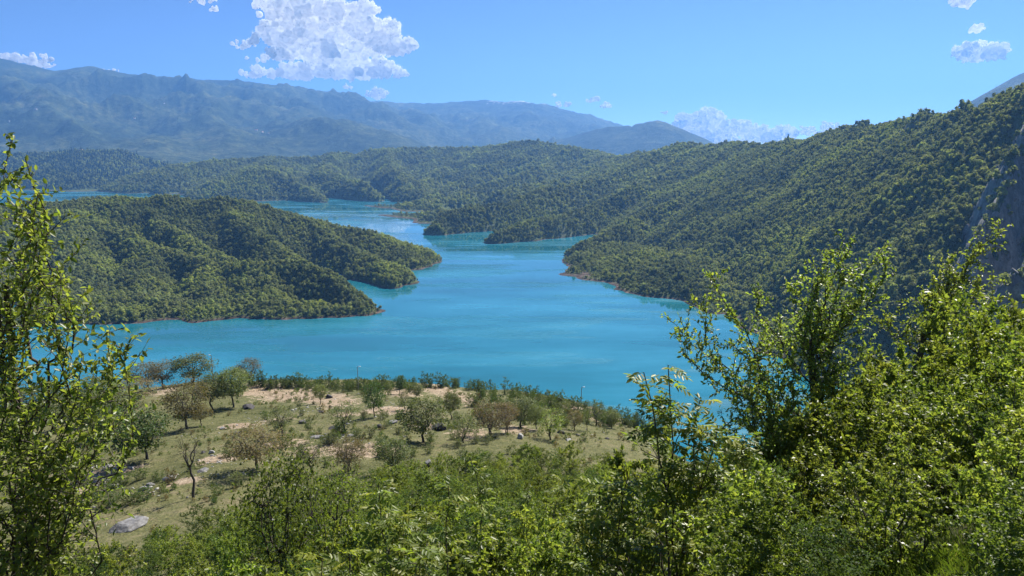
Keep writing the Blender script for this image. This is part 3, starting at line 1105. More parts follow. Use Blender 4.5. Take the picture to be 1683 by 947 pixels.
CR = [proto(crag_mesh(900 + i)) for i in range(5)]
for q in CR:
    q.name = 'crag'
rngC = np.random.RandomState(3)
cx_, cy_ = rngC.uniform(220, 640, 60000), rngC.uniform(330, 760, 60000)
cz_, cg_, cs_ = slope_at(cx_, cy_)
ok = (cg_ == 3) & (cs_ > 1.1) & (rngC.uniform(0, 1, len(cx_)) < .06 * cs_)
cx_, cy_, cz_ = cx_[ok], cy_[ok], cz_[ok]
scatter_gn('crags', CR, np.stack([cx_, cy_, cz_ - 1.0], -1), rngC.lognormal(1.15, .42, len(cx_)), rngC.uniform(0, 6.28, len(cx_)), rngC.randint(0, 5, len(cx_)), 'broken grey ledges and crags of the cliff at the right', 'crags')
print('crags', len(cx_))
# ------------------------------------------------------------------ meadow trees
def crown_tree(seed, H, RC, mat, bark, base=.38, nl=5, ntw=64, per=15, ls=.24, tint=.5, flat=.62, gaps=.0, multi=1, clump=.42, r0=.13, lean=.25, bare=False):
    """an open-grown tree: leaning stem, limbs that spread to a lumpy crown, leafy twigs. returns (trunk mesh, crown mesh)"""
    rng = np.random.RandomState(seed)
    wd, lv = Wood(), Leaves()
    cz = H * (base + (1 - base) * .5)
    rz = H * (1 - base) * .5
    limbs = []
    for mlt in range(multi):
        off = rng.normal(0, .12 * (multi > 1), 2)
        fork = np.array([off[0] + rng.normal(0, lean * .5), off[1] + rng.normal(0, lean * .5), H * base * rng.uniform(.75, 1.05)])
        tp = bend(rng, (off[0] * .5, off[1] * .5, -.4), fork, 7, .10)
        wd.add(tp, np.linspace(r0 * 1.35, r0 * .8, 7) / multi ** .4, 7)
        for i in range(nl):
            a = 2 * PI * (i + rng.uniform(-.35, .35)) / nl + mlt
            q = rng.uniform(.35, .8)
            tgt = np.array([math.cos(a) * RC * q, math.sin(a) * RC * q, cz + rz * rng.uniform(-.15, .75)])
            lp = bend(rng, fork, tgt, 9, .16)
            lp[1:-1, 2] += np.sin(np.linspace(0, PI, 9))[1:-1] * .12 * H * rng.uniform(-.4, .6)
            wd.add(lp, np.linspace(r0 * .62, r0 * .16, 9) / multi ** .4, 5)
            limbs.append(lp)
    pts = np.concatenate(limbs)
    done = 0
    for k in range(ntw * 4):
        if done >= ntw:
            break
        d = unit(rng.normal(0, 1, 3))
        q = rng.uniform(.45, 1.0) ** .6
        p = np.array([d[0] * RC * q, d[1] * RC * q, cz + d[2] * rz * q])
        lump = perlin(np.array([p[0] * .75 + seed * 3.1]), np.array([p[2] * .75 + p[1] * .6]))[0]
        if lump < gaps - .25:
            continue
        p += d * RC * .28 * lump
        dist = np.linalg.norm(pts - p, axis=1) + .5 * np.maximum(0, pts[:, 2] - p[2])
        s = pts[dist.argmin()]
        tw = bend(rng, s, p, 5, .18)
        wd.add(tw, np.linspace(r0 * .15, .012, 5), 3)
        done += 1
        if bare:
            for _ in range(3):
                e = p + rng.normal(0, .35, 3) + d * .3
                wd.add(bend(rng, tw[3], e, 4, .2), [.014, .011, .009, .006], 3)
            if rng.rand() > .25:
                continue
        n = per
        c = p + rng.normal(0, clump, (n, 3)) * np.array([1, 1, flat])
        nr = unit(rng.normal(0, .75, (n, 3)) + np.array([0, 0, .9]) + d * .5)
        ax = unit(np.cross(nr, rng.normal(0, 1, (n, 3))))
        l = ls * rng.uniform(.6, 1.3, n)
        lv.add(c - ax * l[:, None] * .5, ax, nr, l, l * .62, np.clip(tint + rng.normal(0, .12) + rng.normal(0, .2, n), 0, 1))
    return wd.mesh('trunk', bark), lv.mesh('crown', mat, 'diamond', .35, .12)


def shrub_mesh(seed, H, RC, mat, bark, n=2600, ls=.085, nst=9, shape='diamond', tint=.45, up=.35, cone=False, inner=.35):
    rng = np.random.RandomState(seed)
    wd, lv = Wood(), Leaves()
    stems = []
    for i in range(nst):
        a = 2 * PI * (i + rng.uniform(-.4, .4)) / nst
        q = rng.uniform(.15, .95) if i else 0.05
        top = np.array([math.cos(a) * RC * q, math.sin(a) * RC * q, H * (1.0 - (.75 if cone else .42) * q * q) * rng.uniform(.82, 1.05)])
        st = bend(rng, (math.cos(a) * .12, math.sin(a) * .12, -.5), top, 8, .10)
        wd.add(st, np.linspace(.03, .006, 8) * (H / 3), 4)
        stems.append(st)
    ntw = nst * 9
    per = max(4, n // (ntw + nst * 2))
    for st in stems:
        for k in range(11):
            t = rng.uniform(inner, 1.0) if k > 1 else 1.0
            i = min(int(t * 7), 6)
            b = st[i] + (st[i + 1] - st[i]) * (t * 7 - i)
            ln = RC * rng.uniform(.28, .55) * (1.15 - .5 * t)
            d = unit(np.array([rng.normal(), rng.normal(), rng.uniform(-.1, 1.0) + (.9 if k <= 1 else 0)]))
            e = b + d * ln
            tw = bend(rng, b, e, 5, .12)
            wd.add(tw, [.008, .007, .006, .004, .002], 3)
            tn = tint + rng.normal(0, .14) + .12 * (t - .6)
            for _ in range(2):
                d2 = unit(d + rng.normal(0, .7, 3))
                tw2 = bend(rng, tw[2 + _], tw[2 + _] + d2 * ln * .6, 4, .1)
                twig_leaves(rng, lv, tw2, ln * .6 / (per * .35), ls, tn, up, 1.0, .05)
            twig_leaves(rng, lv, tw, ln / (per * .5), ls, tn, up, 1.0, .05)
    return wd.mesh('stems', bark), lv.mesh('foliage', mat, shape, .3, .18)


def thing(name, label, cat, loc, parts, rz=0.0, sc=(1, 1, 1), group=None, kinds=()):
    """an Empty at the base of a thing, with its part meshes as children"""
    e = bpy.data.objects.new(name, None)
    COL.objects.link(e)
    e.empty_display_size = .3
    e.location = tuple(float(c) for c in loc)
    e.rotation_euler = (0, 0, rz)
    e.scale = sc
    tag(e, label, cat, group)
    for pn, me in parts:
        o = link(pn, me, e)
        if pn in kinds:
            o['kind'] = 'stuff'
    return e


TREE = {}


def variants(key, n, **kw):
    TREE[key] = [crown_tree(kw.pop('seed0', 300) + hash(key) % 7 + i * 13 + len(key) * 31, 6.0, **kw) for i in range(n)]


for key, n, kw in [
    ('walnut', 3, dict(RC=2.7, mat=M['leaf_green'], bark=M['bark'], base=.26, nl=6, ntw=100, per=24, ls=.25, tint=.45, gaps=.12)),
    ('orchard', 4, dict(RC=2.5, mat=M['leaf_meadow'], bark=M['bark'], base=.30, nl=5, ntw=120, per=30, ls=.24, tint=.5)),
    ('brown', 3, dict(RC=2.5, mat=M['leaf_brown'], bark=M['bark_grey'], base=.28, nl=6, ntw=115, per=26, ls=.21, tint=.5)),
    ('sparse', 3, dict(RC=2.1, mat=M['leaf_meadow'], bark=M['bark'], base=.32, nl=5, ntw=70, per=18, ls=.21, tint=.6)),
    ('red', 2, dict(RC=2.6, mat=M['leaf_red'], bark=M['bark_grey'], base=.24, nl=7, ntw=110, per=22, ls=.21, tint=.4, multi=2)),
    ('yellow', 2, dict(RC=1.8, mat=M['leaf_sapling'], bark=M['bark'], base=.25, nl=5, ntw=70, per=20, ls=.22, tint=.5)),
    ('bare', 1, dict(RC=1.9, mat=M['leaf_brown'], bark=M['bark'], base=.50, nl=5, ntw=30, per=2, ls=.15, bare=True, r0=.16, lean=.5)),
]:
    TREE[key] = [crown_tree(1000 + 97 * len(TREE) + 13 * i, 6.0, **kw) for i in range(n)]


def height_at(base, u, v):
    """height above a ground point at which the vertical line through it crosses the photo row v"""
    d = ray(u, v)
    return CAMZ + d[2] * base[1] - base[2]


MARKS = [(351, 610, 'the leftmost lamp post'), (589, 625, 'the middle lamp post'), (955, 657, 'the lamp post at the right'), (616, 655, 'the bright round tree'),
         (720, 640, 'the bare mound at the rim'), (470, 645, 'the sandy bank'), (720, 700, 'the large round boulder'), (806, 690, 'the reddish many stemmed tree'),
         (905, 700, 'the yellow green young tree'), (1080, 680, 'the tall foreground sapling'), (995, 690, 'the last bare bank'), (527, 648, 'the tiny round tree'),
         (696, 690, 'the broad grey green tree'), (858, 680, 'the wide greyish tree'), (411, 610, 'the brown topped tree by the sand'),
         (213, 855, 'the large pale slab'), (318, 780, 'the leafless tree'), (455, 800, 'the dark green small tree'), (700, 775, 'the split boulder'), (622, 850, 'the pale topped sapling'),
         (737, 860, 'the yellow green sapling'), (780, 830, 'the crooked stemmed sapling'), (885, 840, 'the two stemmed slender sapling'), (985, 860, 'the broad leaved sapling'),
         (1110, 750, 'the tall feathered sapling'), (1320, 700, 'the big spreading tree'), (1540, 560, 'the leaning tree'), (1545, 925, 'the bright grass tuft'), (80, 700, 'the tall left tree'),
         (1230, 820, 'the dark stemmed sapling'), (575, 915, 'the low big leaved sapling'), (1640, 640, 'the right edge of the bank')]
ORD = ['', 'second ', 'third ', 'fourth ', 'fifth ', 'sixth ', 'seventh ', 'eighth ', 'ninth ', 'tenth ', 'eleventh ', 'twelfth ', 'thirteenth ', 'fourteenth ', 'fifteenth ', 'sixteenth ',
       'seventeenth ', 'eighteenth ', 'nineteenth ', 'twentieth '] + ['%dst ' % q if q % 10 == 1 else '%dnd ' % q if q % 10 == 2 else '%drd ' % q if q % 10 == 3 else '%dth ' % q for q in range(21, 90)]


def name_by_place(items):
    """items: (object, noun, u, v). each label says which side of the nearest landmark the plant stands and how many lie between"""
    bins = {}
    for (o, noun, u, v) in items:
        m = min(MARKS, key=lambda q: math.hypot(q[0] - u, (q[1] - v) * 1.4))
        dx, dy = u - m[0], v - m[1]
        if abs(dx) > 1.0 * abs(dy):
            relw = 'to the left of' if dx < 0 else 'to the right of'
        else:
            relw = 'behind' if dy < 0 else 'in front of'
        bins.setdefault((noun, relw, m[2]), []).append((math.hypot(dx, dy), o))
    for (noun, relw, mk), lst in bins.items():
        lst.sort(key=lambda q: q[0])
        for i, (_, o) in enumerate(lst):
            o['label'] = ('nearest ' if i == 0 and len(lst) > 1 else ORD[i]) + noun + ' ' + relw + ' ' + mk


def to_px(p):
    x, y, z = p[0], p[1], p[2] - CAMZ
    f = y * cp - z * sp
    return CX + FPX * x / f, CY - FPX * (y * sp + z * cp) / f


rngM = random.Random(5)
MT = [  # u, base v, top v, crown width px, kind, name, label
    (205, 762, 663, 88, 'walnut', 'walnut_tree', 'dark green walnut tree with a curved trunk by the stone row'),
    (243, 754, 669, 74, 'walnut', 'walnut_tree', 'dark green tree with a thick straight trunk, right of the curved one'),
    (161, 720, 620, 110, 'orchard', 'orchard_tree', 'dark forked tree half hidden behind the big leafy tree on the left'),
    (308, 705, 617, 66, 'brown', 'orchard_tree', 'brownish budding tree with two trunks left of the black boulder'),
    (331, 701, 660, 30, 'brown', 'orchard_tree', 'small pinkish tree with a short trunk in front of the brown budding tree'),
    (349, 674, 611, 52, 'orchard', 'orchard_tree', 'grey green tree between the brown budding tree and the round straight trunked tree'),
    (383, 670, 603, 52, 'orchard', 'orchard_tree', 'round grey green tree on a straight trunk beside the black boulder'),
    (243, 636, 592, 46, 'brown', 'orchard_tree', 'bare looking brownish tree at the rim, leftmost against the lake'),
    (268, 633, 590, 44, 'brown', 'orchard_tree', 'brownish tree with a rounded top at the rim, second from the left against the lake'),
    (318, 632, 581, 60, 'orchard', 'orchard_tree', 'airy green tree rising above the rim beside the leftmost lamp post'),
    (411, 634, 586, 40, 'brown', 'orchard_tree', 'round brown topped tree at the rim above the sandy bank'),
    (385, 640, 604, 44, 'orchard', 'orchard_tree', 'olive green tree at the rim between the lamp post and the sandy bank'),
    (215, 668, 622, 70, 'brown', 'orchard_tree', 'wide brownish tree beside the bare slope behind the big leafy tree'),
    (527, 665, 630, 24, 'orchard', 'young_tree', 'tiny round tree on a thin trunk at the end of the sandy bank'),
    (463, 718, 664, 42, 'sparse', 'young_tree', 'thin airy sapling with a bent trunk alone on the grass right of the black boulder'),
    (422, 772, 696, 96, 'brown', 'orchard_tree', 'low olive brown tree at the near edge of the meadow before the thicket'),
    (616, 686, 625, 42, 'walnut', 'walnut_tree', 'bright round green tree on a straight trunk in the middle of the meadow'),
    (568, 710, 657, 52, 'sparse', 'orchard_tree', 'sparse grey green tree left of the twin grey rocks'),
    (696, 728, 652, 84, 'orchard', 'orchard_tree', 'broad grey green tree with a dark trunk in front of the large round boulder'),
    (762, 728, 678, 48, 'sparse', 'orchard_tree', 'nearly leafless spreading tree right of the large round boulder'),
    (806, 716, 656, 74, 'red', 'thorn_tree', 'reddish many stemmed tree in the middle of the brown patch of the meadow'),
    (832, 712, 660, 50, 'red', 'thorn_tree', 'rusty brown tree touching the reddish many stemmed one'),
    (684, 655, 629, 30, 'orchard', 'orchard_tree', 'small dark tree on the bare patch near the rim'),
    (657, 648, 616, 26, 'walnut', 'walnut_tree', 'dark little tree left of the bare mound at the rim'),
    (665, 675, 640, 20, 'sparse', 'young_tree', 'thin twiggy sapling between the bright round tree and the broad grey green tree'),
    (858, 702, 652, 62, 'orchard', 'orchard_tree', 'wide greyish tree above the pale rock in the brown patch'),
    (905, 724, 668, 44, 'yellow', 'young_tree', 'yellow green young tree standing beside the black and white rocks'),
    (944, 708, 672, 32, 'red', 'thorn_tree', 'thin reddish tree on the grass right of the yellow green young tree'),
    (965, 709, 668, 22, 'sparse', 'young_tree', 'slim dark sapling near the little dark juniper'),
    (980, 700, 660, 38, 'sparse', 'orchard_tree', 'grey green tree beside the bare bank at the right end of the meadow'),
    (882, 706, 664, 34, 'orchard', 'orchard_tree', 'small grey tree between the pale rock and the yellow green young tree'),
    (1005, 704, 672, 30, 'orchard', 'orchard_tree', 'low olive tree at the last bare bank of the meadow'),
    (742, 690, 642, 34, 'orchard', 'orchard_tree', 'dull green tree behind the nearly leafless spreading one'),
    (1085, 712, 676, 40, 'orchard', 'orchard_tree', 'dull green tree at the far right edge of the rim, behind the tall foreground sapling'),
    (510, 780, 722, 70, 'sparse', 'orchard_tree', 'grey brown twiggy tree at the edge of the thicket left of the split boulder'),
    (575, 775, 716, 66, 'red', 'thorn_tree', 'brown twiggy bush tree beside the pinkish bare ground'),
    (645, 778, 718, 64, 'orchard', 'orchard_tree', 'grey green bush tree just left of the split boulder'),
    (130, 700, 640, 80, 'orchard', 'orchard_tree', 'green tree seen through the branches of the big leafy tree on the left'),
    (60, 690, 630, 80, 'orchard', 'orchard_tree', 'tree at the left edge of the meadow behind the big leafy tree'),
]
cnt = {}
for (u, vb, vt, wpx, key, nm, lab) in MT:
    b = G(u, vb)
    Hh = height_at(b, u, vt)
    i = cnt.get(key, 0)
    cnt[key] = i + 1
    tr, cr = TREE[key][i % len(TREE[key])]
    RCd = {'walnut': 2.7, 'orchard': 2.5, 'brown': 2.5, 'sparse': 2.1, 'red': 2.6, 'yellow': 1.8}[key]
    wm = wpx / FPX * math.hypot(b[0], b[1]) / 2 / math.cos(math.atan2(b[0], b[1]))
    sx = wm / RCd * .92
    thing(nm, lab, 'tree', b, [('trunk', tr), ('crown', cr)], rngM.uniform(0, 6.28), (sx, sx, Hh / 6.0 * .94))
b = G(318, 818)
tr, cr = TREE['bare'][0]
thing('bare_tree', 'leafless tree with a dark bent trunk standing alone below the white boulder', 'tree', b, [('trunk', tr), ('crown', cr)], 1.2, (.95, .95, height_at(b, 318, 716) / 6))

# ------------------------------------------------------------------ bushes along the rim above the lake
RB = [shrub_mesh(500 + i, 3.0, 1.5, M['leaf_rim'], M['bark'], n=1500, ls=.17, nst=8, tint=.45, inner=.1) for i in range(4)]
RJ = [shrub_mesh(520 + i, 3.6, 1.0, M['leaf_rim'], M['bark'], n=1300, ls=.15, nst=8, tint=.25, cone=True, inner=.05) for i in range(2)]
RG = [shrub_mesh(540 + i, 2.6, 1.5, M['leaf_meadow'], M['bark_grey'], n=1100, ls=.16, nst=8, tint=.4, inner=.1) for i in range(2)]
rngB = np.random.RandomState(77)
top_u = [200, 410, 470, 530, 600, 640, 670, 760, 850, 900, 950, 1010, 1060, 1120]
top_v = [636, 634, 636, 638, 640, 641, 637, 636, 652, 664, 676, 692, 704, 716]     # ground row of the rim
low_v = [640, 640, 642, 645, 648, 646, 646, 640, 690, 692, 690, 698, 710, 722]
bush = []
for k in range(105):
    u = rngB.uniform(405, 1100)
    if 640 < u < 655:
        continue
    t0, t1 = np.interp(u, top_u, top_v), np.interp(u, top_u, low_v)
    v = t0 + (t1 - t0) * rngB.uniform(0, 1) ** 1.3
    if 690 < u < 768 and v > t0 + 2:
        continue
    bush.append((u, v, rngB.choice([0, 1, 2, 3]) if u < 800 else rngB.choice([0, 1, 2, 3, 6, 7]), rngB.uniform(.75, 1.25)))
for k in range(46):
    u = rngB.uniform(770, 1010)
    v = rngB.uniform(np.interp(u, top_u, top_v) + 4, np.interp(u, [770, 900, 1010], [702, 706, 702]))
    bush.append((u, v, rngB.choice([6, 7, 6, 7, 0, 2]), rngB.uniform(.6, 1.05)))
for u in list(np.arange(412, 640, 11)) + list(np.arange(660, 860, 12)) + list(np.arange(860, 1100, 13)):
    bush.append((u + rngB.uniform(-4, 4), np.interp(u, top_u, top_v) + rngB.uniform(-1, 2), rngB.randint(0, 6), rngB.uniform(.9, 1.45)))
allb = RB + RJ + RG
placed_b = []
for (u, v, k, s) in bush:
    p = G(u, v)
    if p[1] > 245:
        p = G(u, v + 3)
    k = int(k)
    st, fo = allb[k]
    jun = k in (4, 5)
    if k >= 6:
        nm, lab, grp = 'grey_bush', 'greyish green bush on the brown upper slope of the meadow near the rim', 'grey bushes on the upper slope'
    elif jun:
        nm, lab, grp = 'juniper_bush', 'dark pointed juniper in the belt of bushes along the meadow rim above the lake', 'junipers along the rim'
    else:
        nm, lab, grp = 'rim_bush', 'rounded green bush in the belt along the meadow rim above the lake', 'rounded bushes along the rim'
    e = thing(nm, lab, 'bush', p, [('stems', st), ('foliage', fo)], rngB.uniform(0, 6.28), (s * 1.05, s * 1.05, s * rngB.uniform(.8, 1.15)), grp)
    uu, vv = to_px(p + np.array([0, 0, 1.3]))
    placed_b.append((e, {'grey_bush': 'greyish bush', 'juniper_bush': 'dark pointed juniper', 'rim_bush': 'rounded green rim bush'}[nm], uu, vv))
name_by_place(placed_b)

# low scrub on the meadow itself
for (u, v, s, k, lab) in [
    (232, 789, .75, 0, 'low dark scrub left of the white boulder on the meadow'), (205, 797, .7, 1, 'low scrub in front of the stone row'),
    (182, 803, .8, 2, 'dark low bush beside the gravelly bare patch'), (258, 792, .6, 3, 'small bush touching the white boulder'),
    (215, 828, .8, 0, 'leafy bush just above the pale flat slab'), (185, 832, .75, 2, 'leafy bush above the left end of the pale flat slab'),
    (240, 822, .7, 1, 'bush beside the cluster of grey stones'), (160, 826, .8, 3, 'bush on the bare slope left of the pale flat slab'),
    (960, 724, .62, 4, 'little dark juniper standing on the grass at the right end of the meadow'),
    (372, 752, .6, 0, 'small bush right of the twin grey stones'), (492, 668, .6, 1, 'tuft of scrub on the grass below the sandy bank'),
    (688, 650, .6, 2, 'low bush on the bare patch near the small dark tree'), (742, 660, 1.0, 0, 'rounded bush in front of the bare mound'),
    (752, 672, 1.0, 4, 'pointed bush in front of the bare mound'), (778, 668, 1.1, 1, 'green bush at the right foot of the bare mound'),
    (722, 664, .8, 3, 'dark bush left of the pointed bush before the bare mound'), (660, 668, .7, 2, 'bush beside the thin twiggy sapling'),
    (355, 815, .6, 1, 'small bush at the foot of the leafless tree'), (640, 700, .5, 0, 'tuft of scrub by the twin grey rocks'),
    (390, 800, .9, 6, 'grey bush below the olive brown tree'), (590, 722, .8, 6, 'grey twiggy bush beside the pinkish bare ground'),
    (548, 728, .8, 7, 'grey bush on the rocky brown patch'), (524, 716, .6, 7, 'small grey bush above the rocky brown patch'),
]:
    st, fo = allb[k]
    s *= 1.35
    thing('low_bush', lab, 'bush', G(u, v), [('stems', st), ('foliage', fo)], rngB.uniform(0, 6.28), (s, s, s * .55))


scrub = []
for k in range(64):
    u, v = rngB.uniform(430, 800), rngB.uniform(684, 760)
    if v < 650 + abs(u - 640) * .12 or rngB.rand() < .2:
        continue
    p = G(u, v)
    q = int(rngB.choice([0, 2, 6, 7, 6, 7]))
    st, fo = allb[q]
    z = rngB.uniform(.35, .85)
    e = thing('scrub_bush', 'x', 'bush', p, [('stems', st), ('foliage', fo)], rngB.uniform(0, 6.28), (z * 1.2, z * 1.2, z * .8), 'scrub bushes on the meadow')
    uu, vv = to_px(p + np.array([0, 0, .7]))
    scrub.append((e, 'low green scrub bush' if q < 4 else 'low greyish scrub bush', uu, vv))
name_by_place(scrub)

# ------------------------------------------------------------------ rocks
def rock_mesh(seed, mat, flat=.6, cuts=16):
    rng = np.random.RandomState(seed)
    v, f = ico(4)
    v = v * np.array([1, .8, flat])
    for _ in range(cuts):
        n = unit(rng.normal(0, 1, 3))
        d = rng.uniform(.45, .8) * (abs(n[2]) * flat + (1 - abs(n[2])))
        over = np.maximum(v @ n - d, 0)
        v = v - over[:, None] * n * .93
    r = np.linalg.norm(v, axis=1)
    v = v * (1 + .06 * perlin(v[:, 0] * 3 + seed, v[:, 1] * 3 + v[:, 2] * 2.1) + .03 * perlin(v[:, 0] * 9, v[:, 1] * 9 + v[:, 2] * 7))[:, None]
    return np_mesh('rock', v, f, mat, False)


ROCK = {k: [rock_mesh(700 + 50 * i + j, M[k], fl) for j, fl in enumerate((.55, .7, .42, .6))] for i, k in enumerate(('rock_pale', 'rock_dark', 'rock_grey'))}
rngR = np.random.RandomState(9)
for (u, v, w_, h_, k, nm, lab) in [
    (407, 672, 28, 14, 'rock_dark', 'boulder', 'long black boulder on the grass below the sandy bank'),
    (540, 655, 13, 9, 'rock_dark', 'boulder', 'dark tilted boulder at the end of the sandy bank'),
    (526, 650, 6, 5, 'rock_pale', 'rock', 'small white rock beside the dark tilted boulder'),
    (528, 679, 16, 9, 'rock_dark', 'boulder', 'black low rock below the tiny round tree'),
    (543, 671, 9, 6, 'rock_dark', 'rock', 'small dark rock just right of the black low rock'),
    (498, 697, 16, 7, 'rock_dark', 'rock', 'dark flat rock alone on the grass right of the thin airy sapling'),
    (624, 704, 16, 12, 'rock_dark', 'boulder', 'dark stacked rock below the bright round tree, left one of two'),
    (645, 697, 18, 9, 'rock_grey', 'rock', 'grey flat rock right of the dark stacked rock below the bright round tree'),
    (722, 708, 30, 25, 'rock_dark', 'boulder', 'large round grey black boulder behind the broad grey green tree'),
    (703, 768, 22, 22, 'rock_grey', 'boulder', 'upright grey boulder standing in the thicket, upper half of the split boulder'),
    (694, 792, 22, 26, 'rock_grey', 'boulder', 'sloping grey slab in the thicket, lower half of the split boulder'),
    (855, 722, 20, 16, 'rock_pale', 'boulder', 'pale upright rock below the wide greyish tree'),
    (921, 714, 15, 11, 'rock_dark', 'boulder', 'black rock beside the yellow green young tree'),
    (912, 710, 7, 6, 'rock_pale', 'rock', 'white rock leaning on the black rock by the yellow green young tree'),
    (934, 725, 15, 5, 'rock_pale', 'rock', 'flat white rock near the foot of the yellow green young tree'),
    (950, 718, 9, 6, 'rock_dark', 'rock', 'small dark rock left of the little dark juniper'),
    (955, 694, 13, 6, 'rock_dark', 'rock', 'dark rock on the grass behind the slim dark sapling'),
    (998, 723, 11, 5, 'rock_dark', 'rock', 'dark rock farthest right on the open grass'),
    (281, 790, 26, 15, 'rock_pale', 'boulder', 'white flat topped boulder near the leafless tree'),
    (213, 868, 58, 30, 'rock_pale', 'boulder', 'large pale cracked slab at the near edge of the meadow'),
    (247, 800, 16, 11, 'rock_grey', 'rock', 'grey stone in the scrub, upper one of the cluster'),
    (236, 808, 17, 10, 'rock_grey', 'rock', 'grey stone in the scrub, lower one of the cluster'),
    (198, 805, 13, 6, 'rock_pale', 'rock', 'pale stone between the low bushes above the large slab'),
    (348, 746, 16, 8, 'rock_pale', 'rock', 'pale grey stone right half of the pair above the bare strip'),
    (334, 746, 10, 7, 'rock_dark', 'rock', 'dark stone left half of the pair above the bare strip'),
    (334, 776, 18, 6, 'rock_grey', 'rock', 'flat grey stone just above the leafless tree'),
    (106, 830, 34, 9, 'rock_grey', 'rock', 'long flat grey rocks on the bare slope behind the big leafy tree'),
    (90, 863, 14, 7, 'rock_pale', 'rock', 'pale little rock in the shade of the big leafy tree'),
    (366, 706, 10, 5, 'rock_pale', 'rock', 'small white stone on the grass below the black boulder'),
    (391, 713, 12, 4, 'rock_pale', 'rock', 'flat white stone on the grass left of the thin airy sapling'),
    (520, 722, 26, 9, 'rock_grey', 'rock', 'broken grey rock at the edge of the rocky brown patch'),
    (550, 706, 22, 9, 'rock_dark', 'rock', 'dark rock under the sparse grey green tree'),
    (576, 718, 14, 5, 'rock_pale', 'rock', 'pale rock at the foot of the sparse grey green tree'),
    (663, 720, 8, 5, 'rock_dark', 'rock', 'small dark stone on the grass left of the broad grey green tree'),
    (308, 820, 5, 4, 'rock_pale', 'rock', 'tiny pale stone left of the leafless trunk'),
    (1000, 690, 8, 4, 'rock_pale', 'rock', 'pale stone on the last bare bank of the meadow'),
    (155, 765, 9, 6, 'rock_pale', 'rock', 'pale stone at the left end of the stone row'),
    (167, 768, 9, 6, 'rock_pale', 'rock', 'second pale stone from the left in the stone row'),
    (178, 770, 11, 7, 'rock_pale', 'rock', 'third pale stone from the left in the stone row'),
    (190, 772, 9, 5, 'rock_pale', 'rock', 'fourth pale stone from the left in the stone row'),
    (204, 776, 9, 5, 'rock_pale', 'rock', 'pale stone at the right end of the stone row'),
    (148, 757, 14, 7, 'rock_dark', 'rock', 'dark stone just above the stone row'),
]:
    b = G(u, v - 1)
    dist = math.hypot(math.hypot(b[0], b[1]), CAMZ - b[2])
    sw = w_ / FPX * dist / 2 * 1.12
    sh = h_ / FPX * dist * 1.0
    me = ROCK[k][rngR.randint(0, 4)]
    o = link(nm, me, None, b + np.array([0, 0, sh * .18]))
    if w_ > 50:
        me, sh = ROCK['rock_grey'][3], sh * .62
        o.data = me
        o.location.z -= .35
    o.scale = (sw, sw * rngR.uniform(.8, 1.2), sh * .8)
    o.rotation_euler = (rngR.uniform(-.12, .12), rngR.uniform(-.12, .12), rngR.uniform(-.5, .5))
    tag(o, lab, 'rock')

# loose stones strewn over grass and bare earth: one heap nobody could count
iv, if_ = ico(1)
sv, sf, n0 = [], [], 0
for (u, v, a, b_, n, s0) in [(150, 790, 40, 12, 170, .14), (180, 768, 40, 5, 40, .2), (440, 690, 40, 8, 60, .13), (505, 674, 30, 8, 50, .14), (560, 718, 40, 8, 60, .15),
                             (345, 756, 40, 10, 40, .12), (700, 690, 120, 22, 110, .16), (360, 710, 60, 14, 60, .12), (240, 806, 22, 8, 24, .2), (350, 782, 50, 8, 40, .11), (960, 700, 60, 20, 60, .14),
                             (120, 820, 40, 12, 60, .15), (640, 660, 60, 10, 50, .14), (480, 655, 80, 10, 50, .12)]:
    for k in range(n):
        uu, vv = u + rngR.normal(0, a * .6), v + rngR.normal(0, b_ * .6)
        p = G(uu, max(vv, 632))
        s = s0 * rngR.lognormal(0, .5)
        q = iv * np.array([1, rngR.uniform(.6, 1), .55]) * s * (1 + rngR.normal(0, .16, (len(iv), 1)))
        sv.append(q + p)
        sf.append(if_ + n0)
        n0 += len(iv)
o = link('rubble', np_mesh('rubble', np.concatenate(sv), np.concatenate(sf), M['rock_pale']))
tag(o, 'pale loose stones strewn over the grass and bare earth of the meadow', 'stones', kind='stuff')

# low tufts, thistles and weeds all over the meadow: nobody could count them
TF = [bpy.data.objects.new('tuft', shrub_mesh(560 + i, .5, .45, M[mt], M['bark'], n=90, ls=.13, nst=4, tint=tn, inner=.05)[1]) for i, (mt, tn) in enumerate([('leaf_meadow', .4), ('leaf_brown', .5), ('leaf_rim', .4), ('leaf_meadow', .9)])]
tx, ty, ts = [], [], []
n_ = 9000
az_, r_ = np.radians(rngR.uniform(-38, 20, n_)), np.sqrt(rngR.uniform(45 ** 2, 232 ** 2, n_))
tx, ty = r_ * np.sin(az_), r_ * np.cos(az_)
den = fbm(tx, ty, 16, 3) + .35 * fbm(tx + 90, ty, 60, 2)
ok = (den > rngR.uniform(-.25, .55, n_)) & (r_ < np.interp(np.degrees(az_), EDGE_AZ, EDGE_R))
tx, ty = tx[ok], ty[ok]
tz, _ = relief(tx, ty)
scatter_gn('meadow_weeds', TF, np.stack([tx, ty, tz - .03], -1), rngR.lognormal(0, .45, len(tx)) * .9, rngR.uniform(0, 6.28, len(tx)), rngR.randint(0, 4, len(tx)), 'low tufts of weeds and dry scrub speckling the whole meadow', 'weeds')

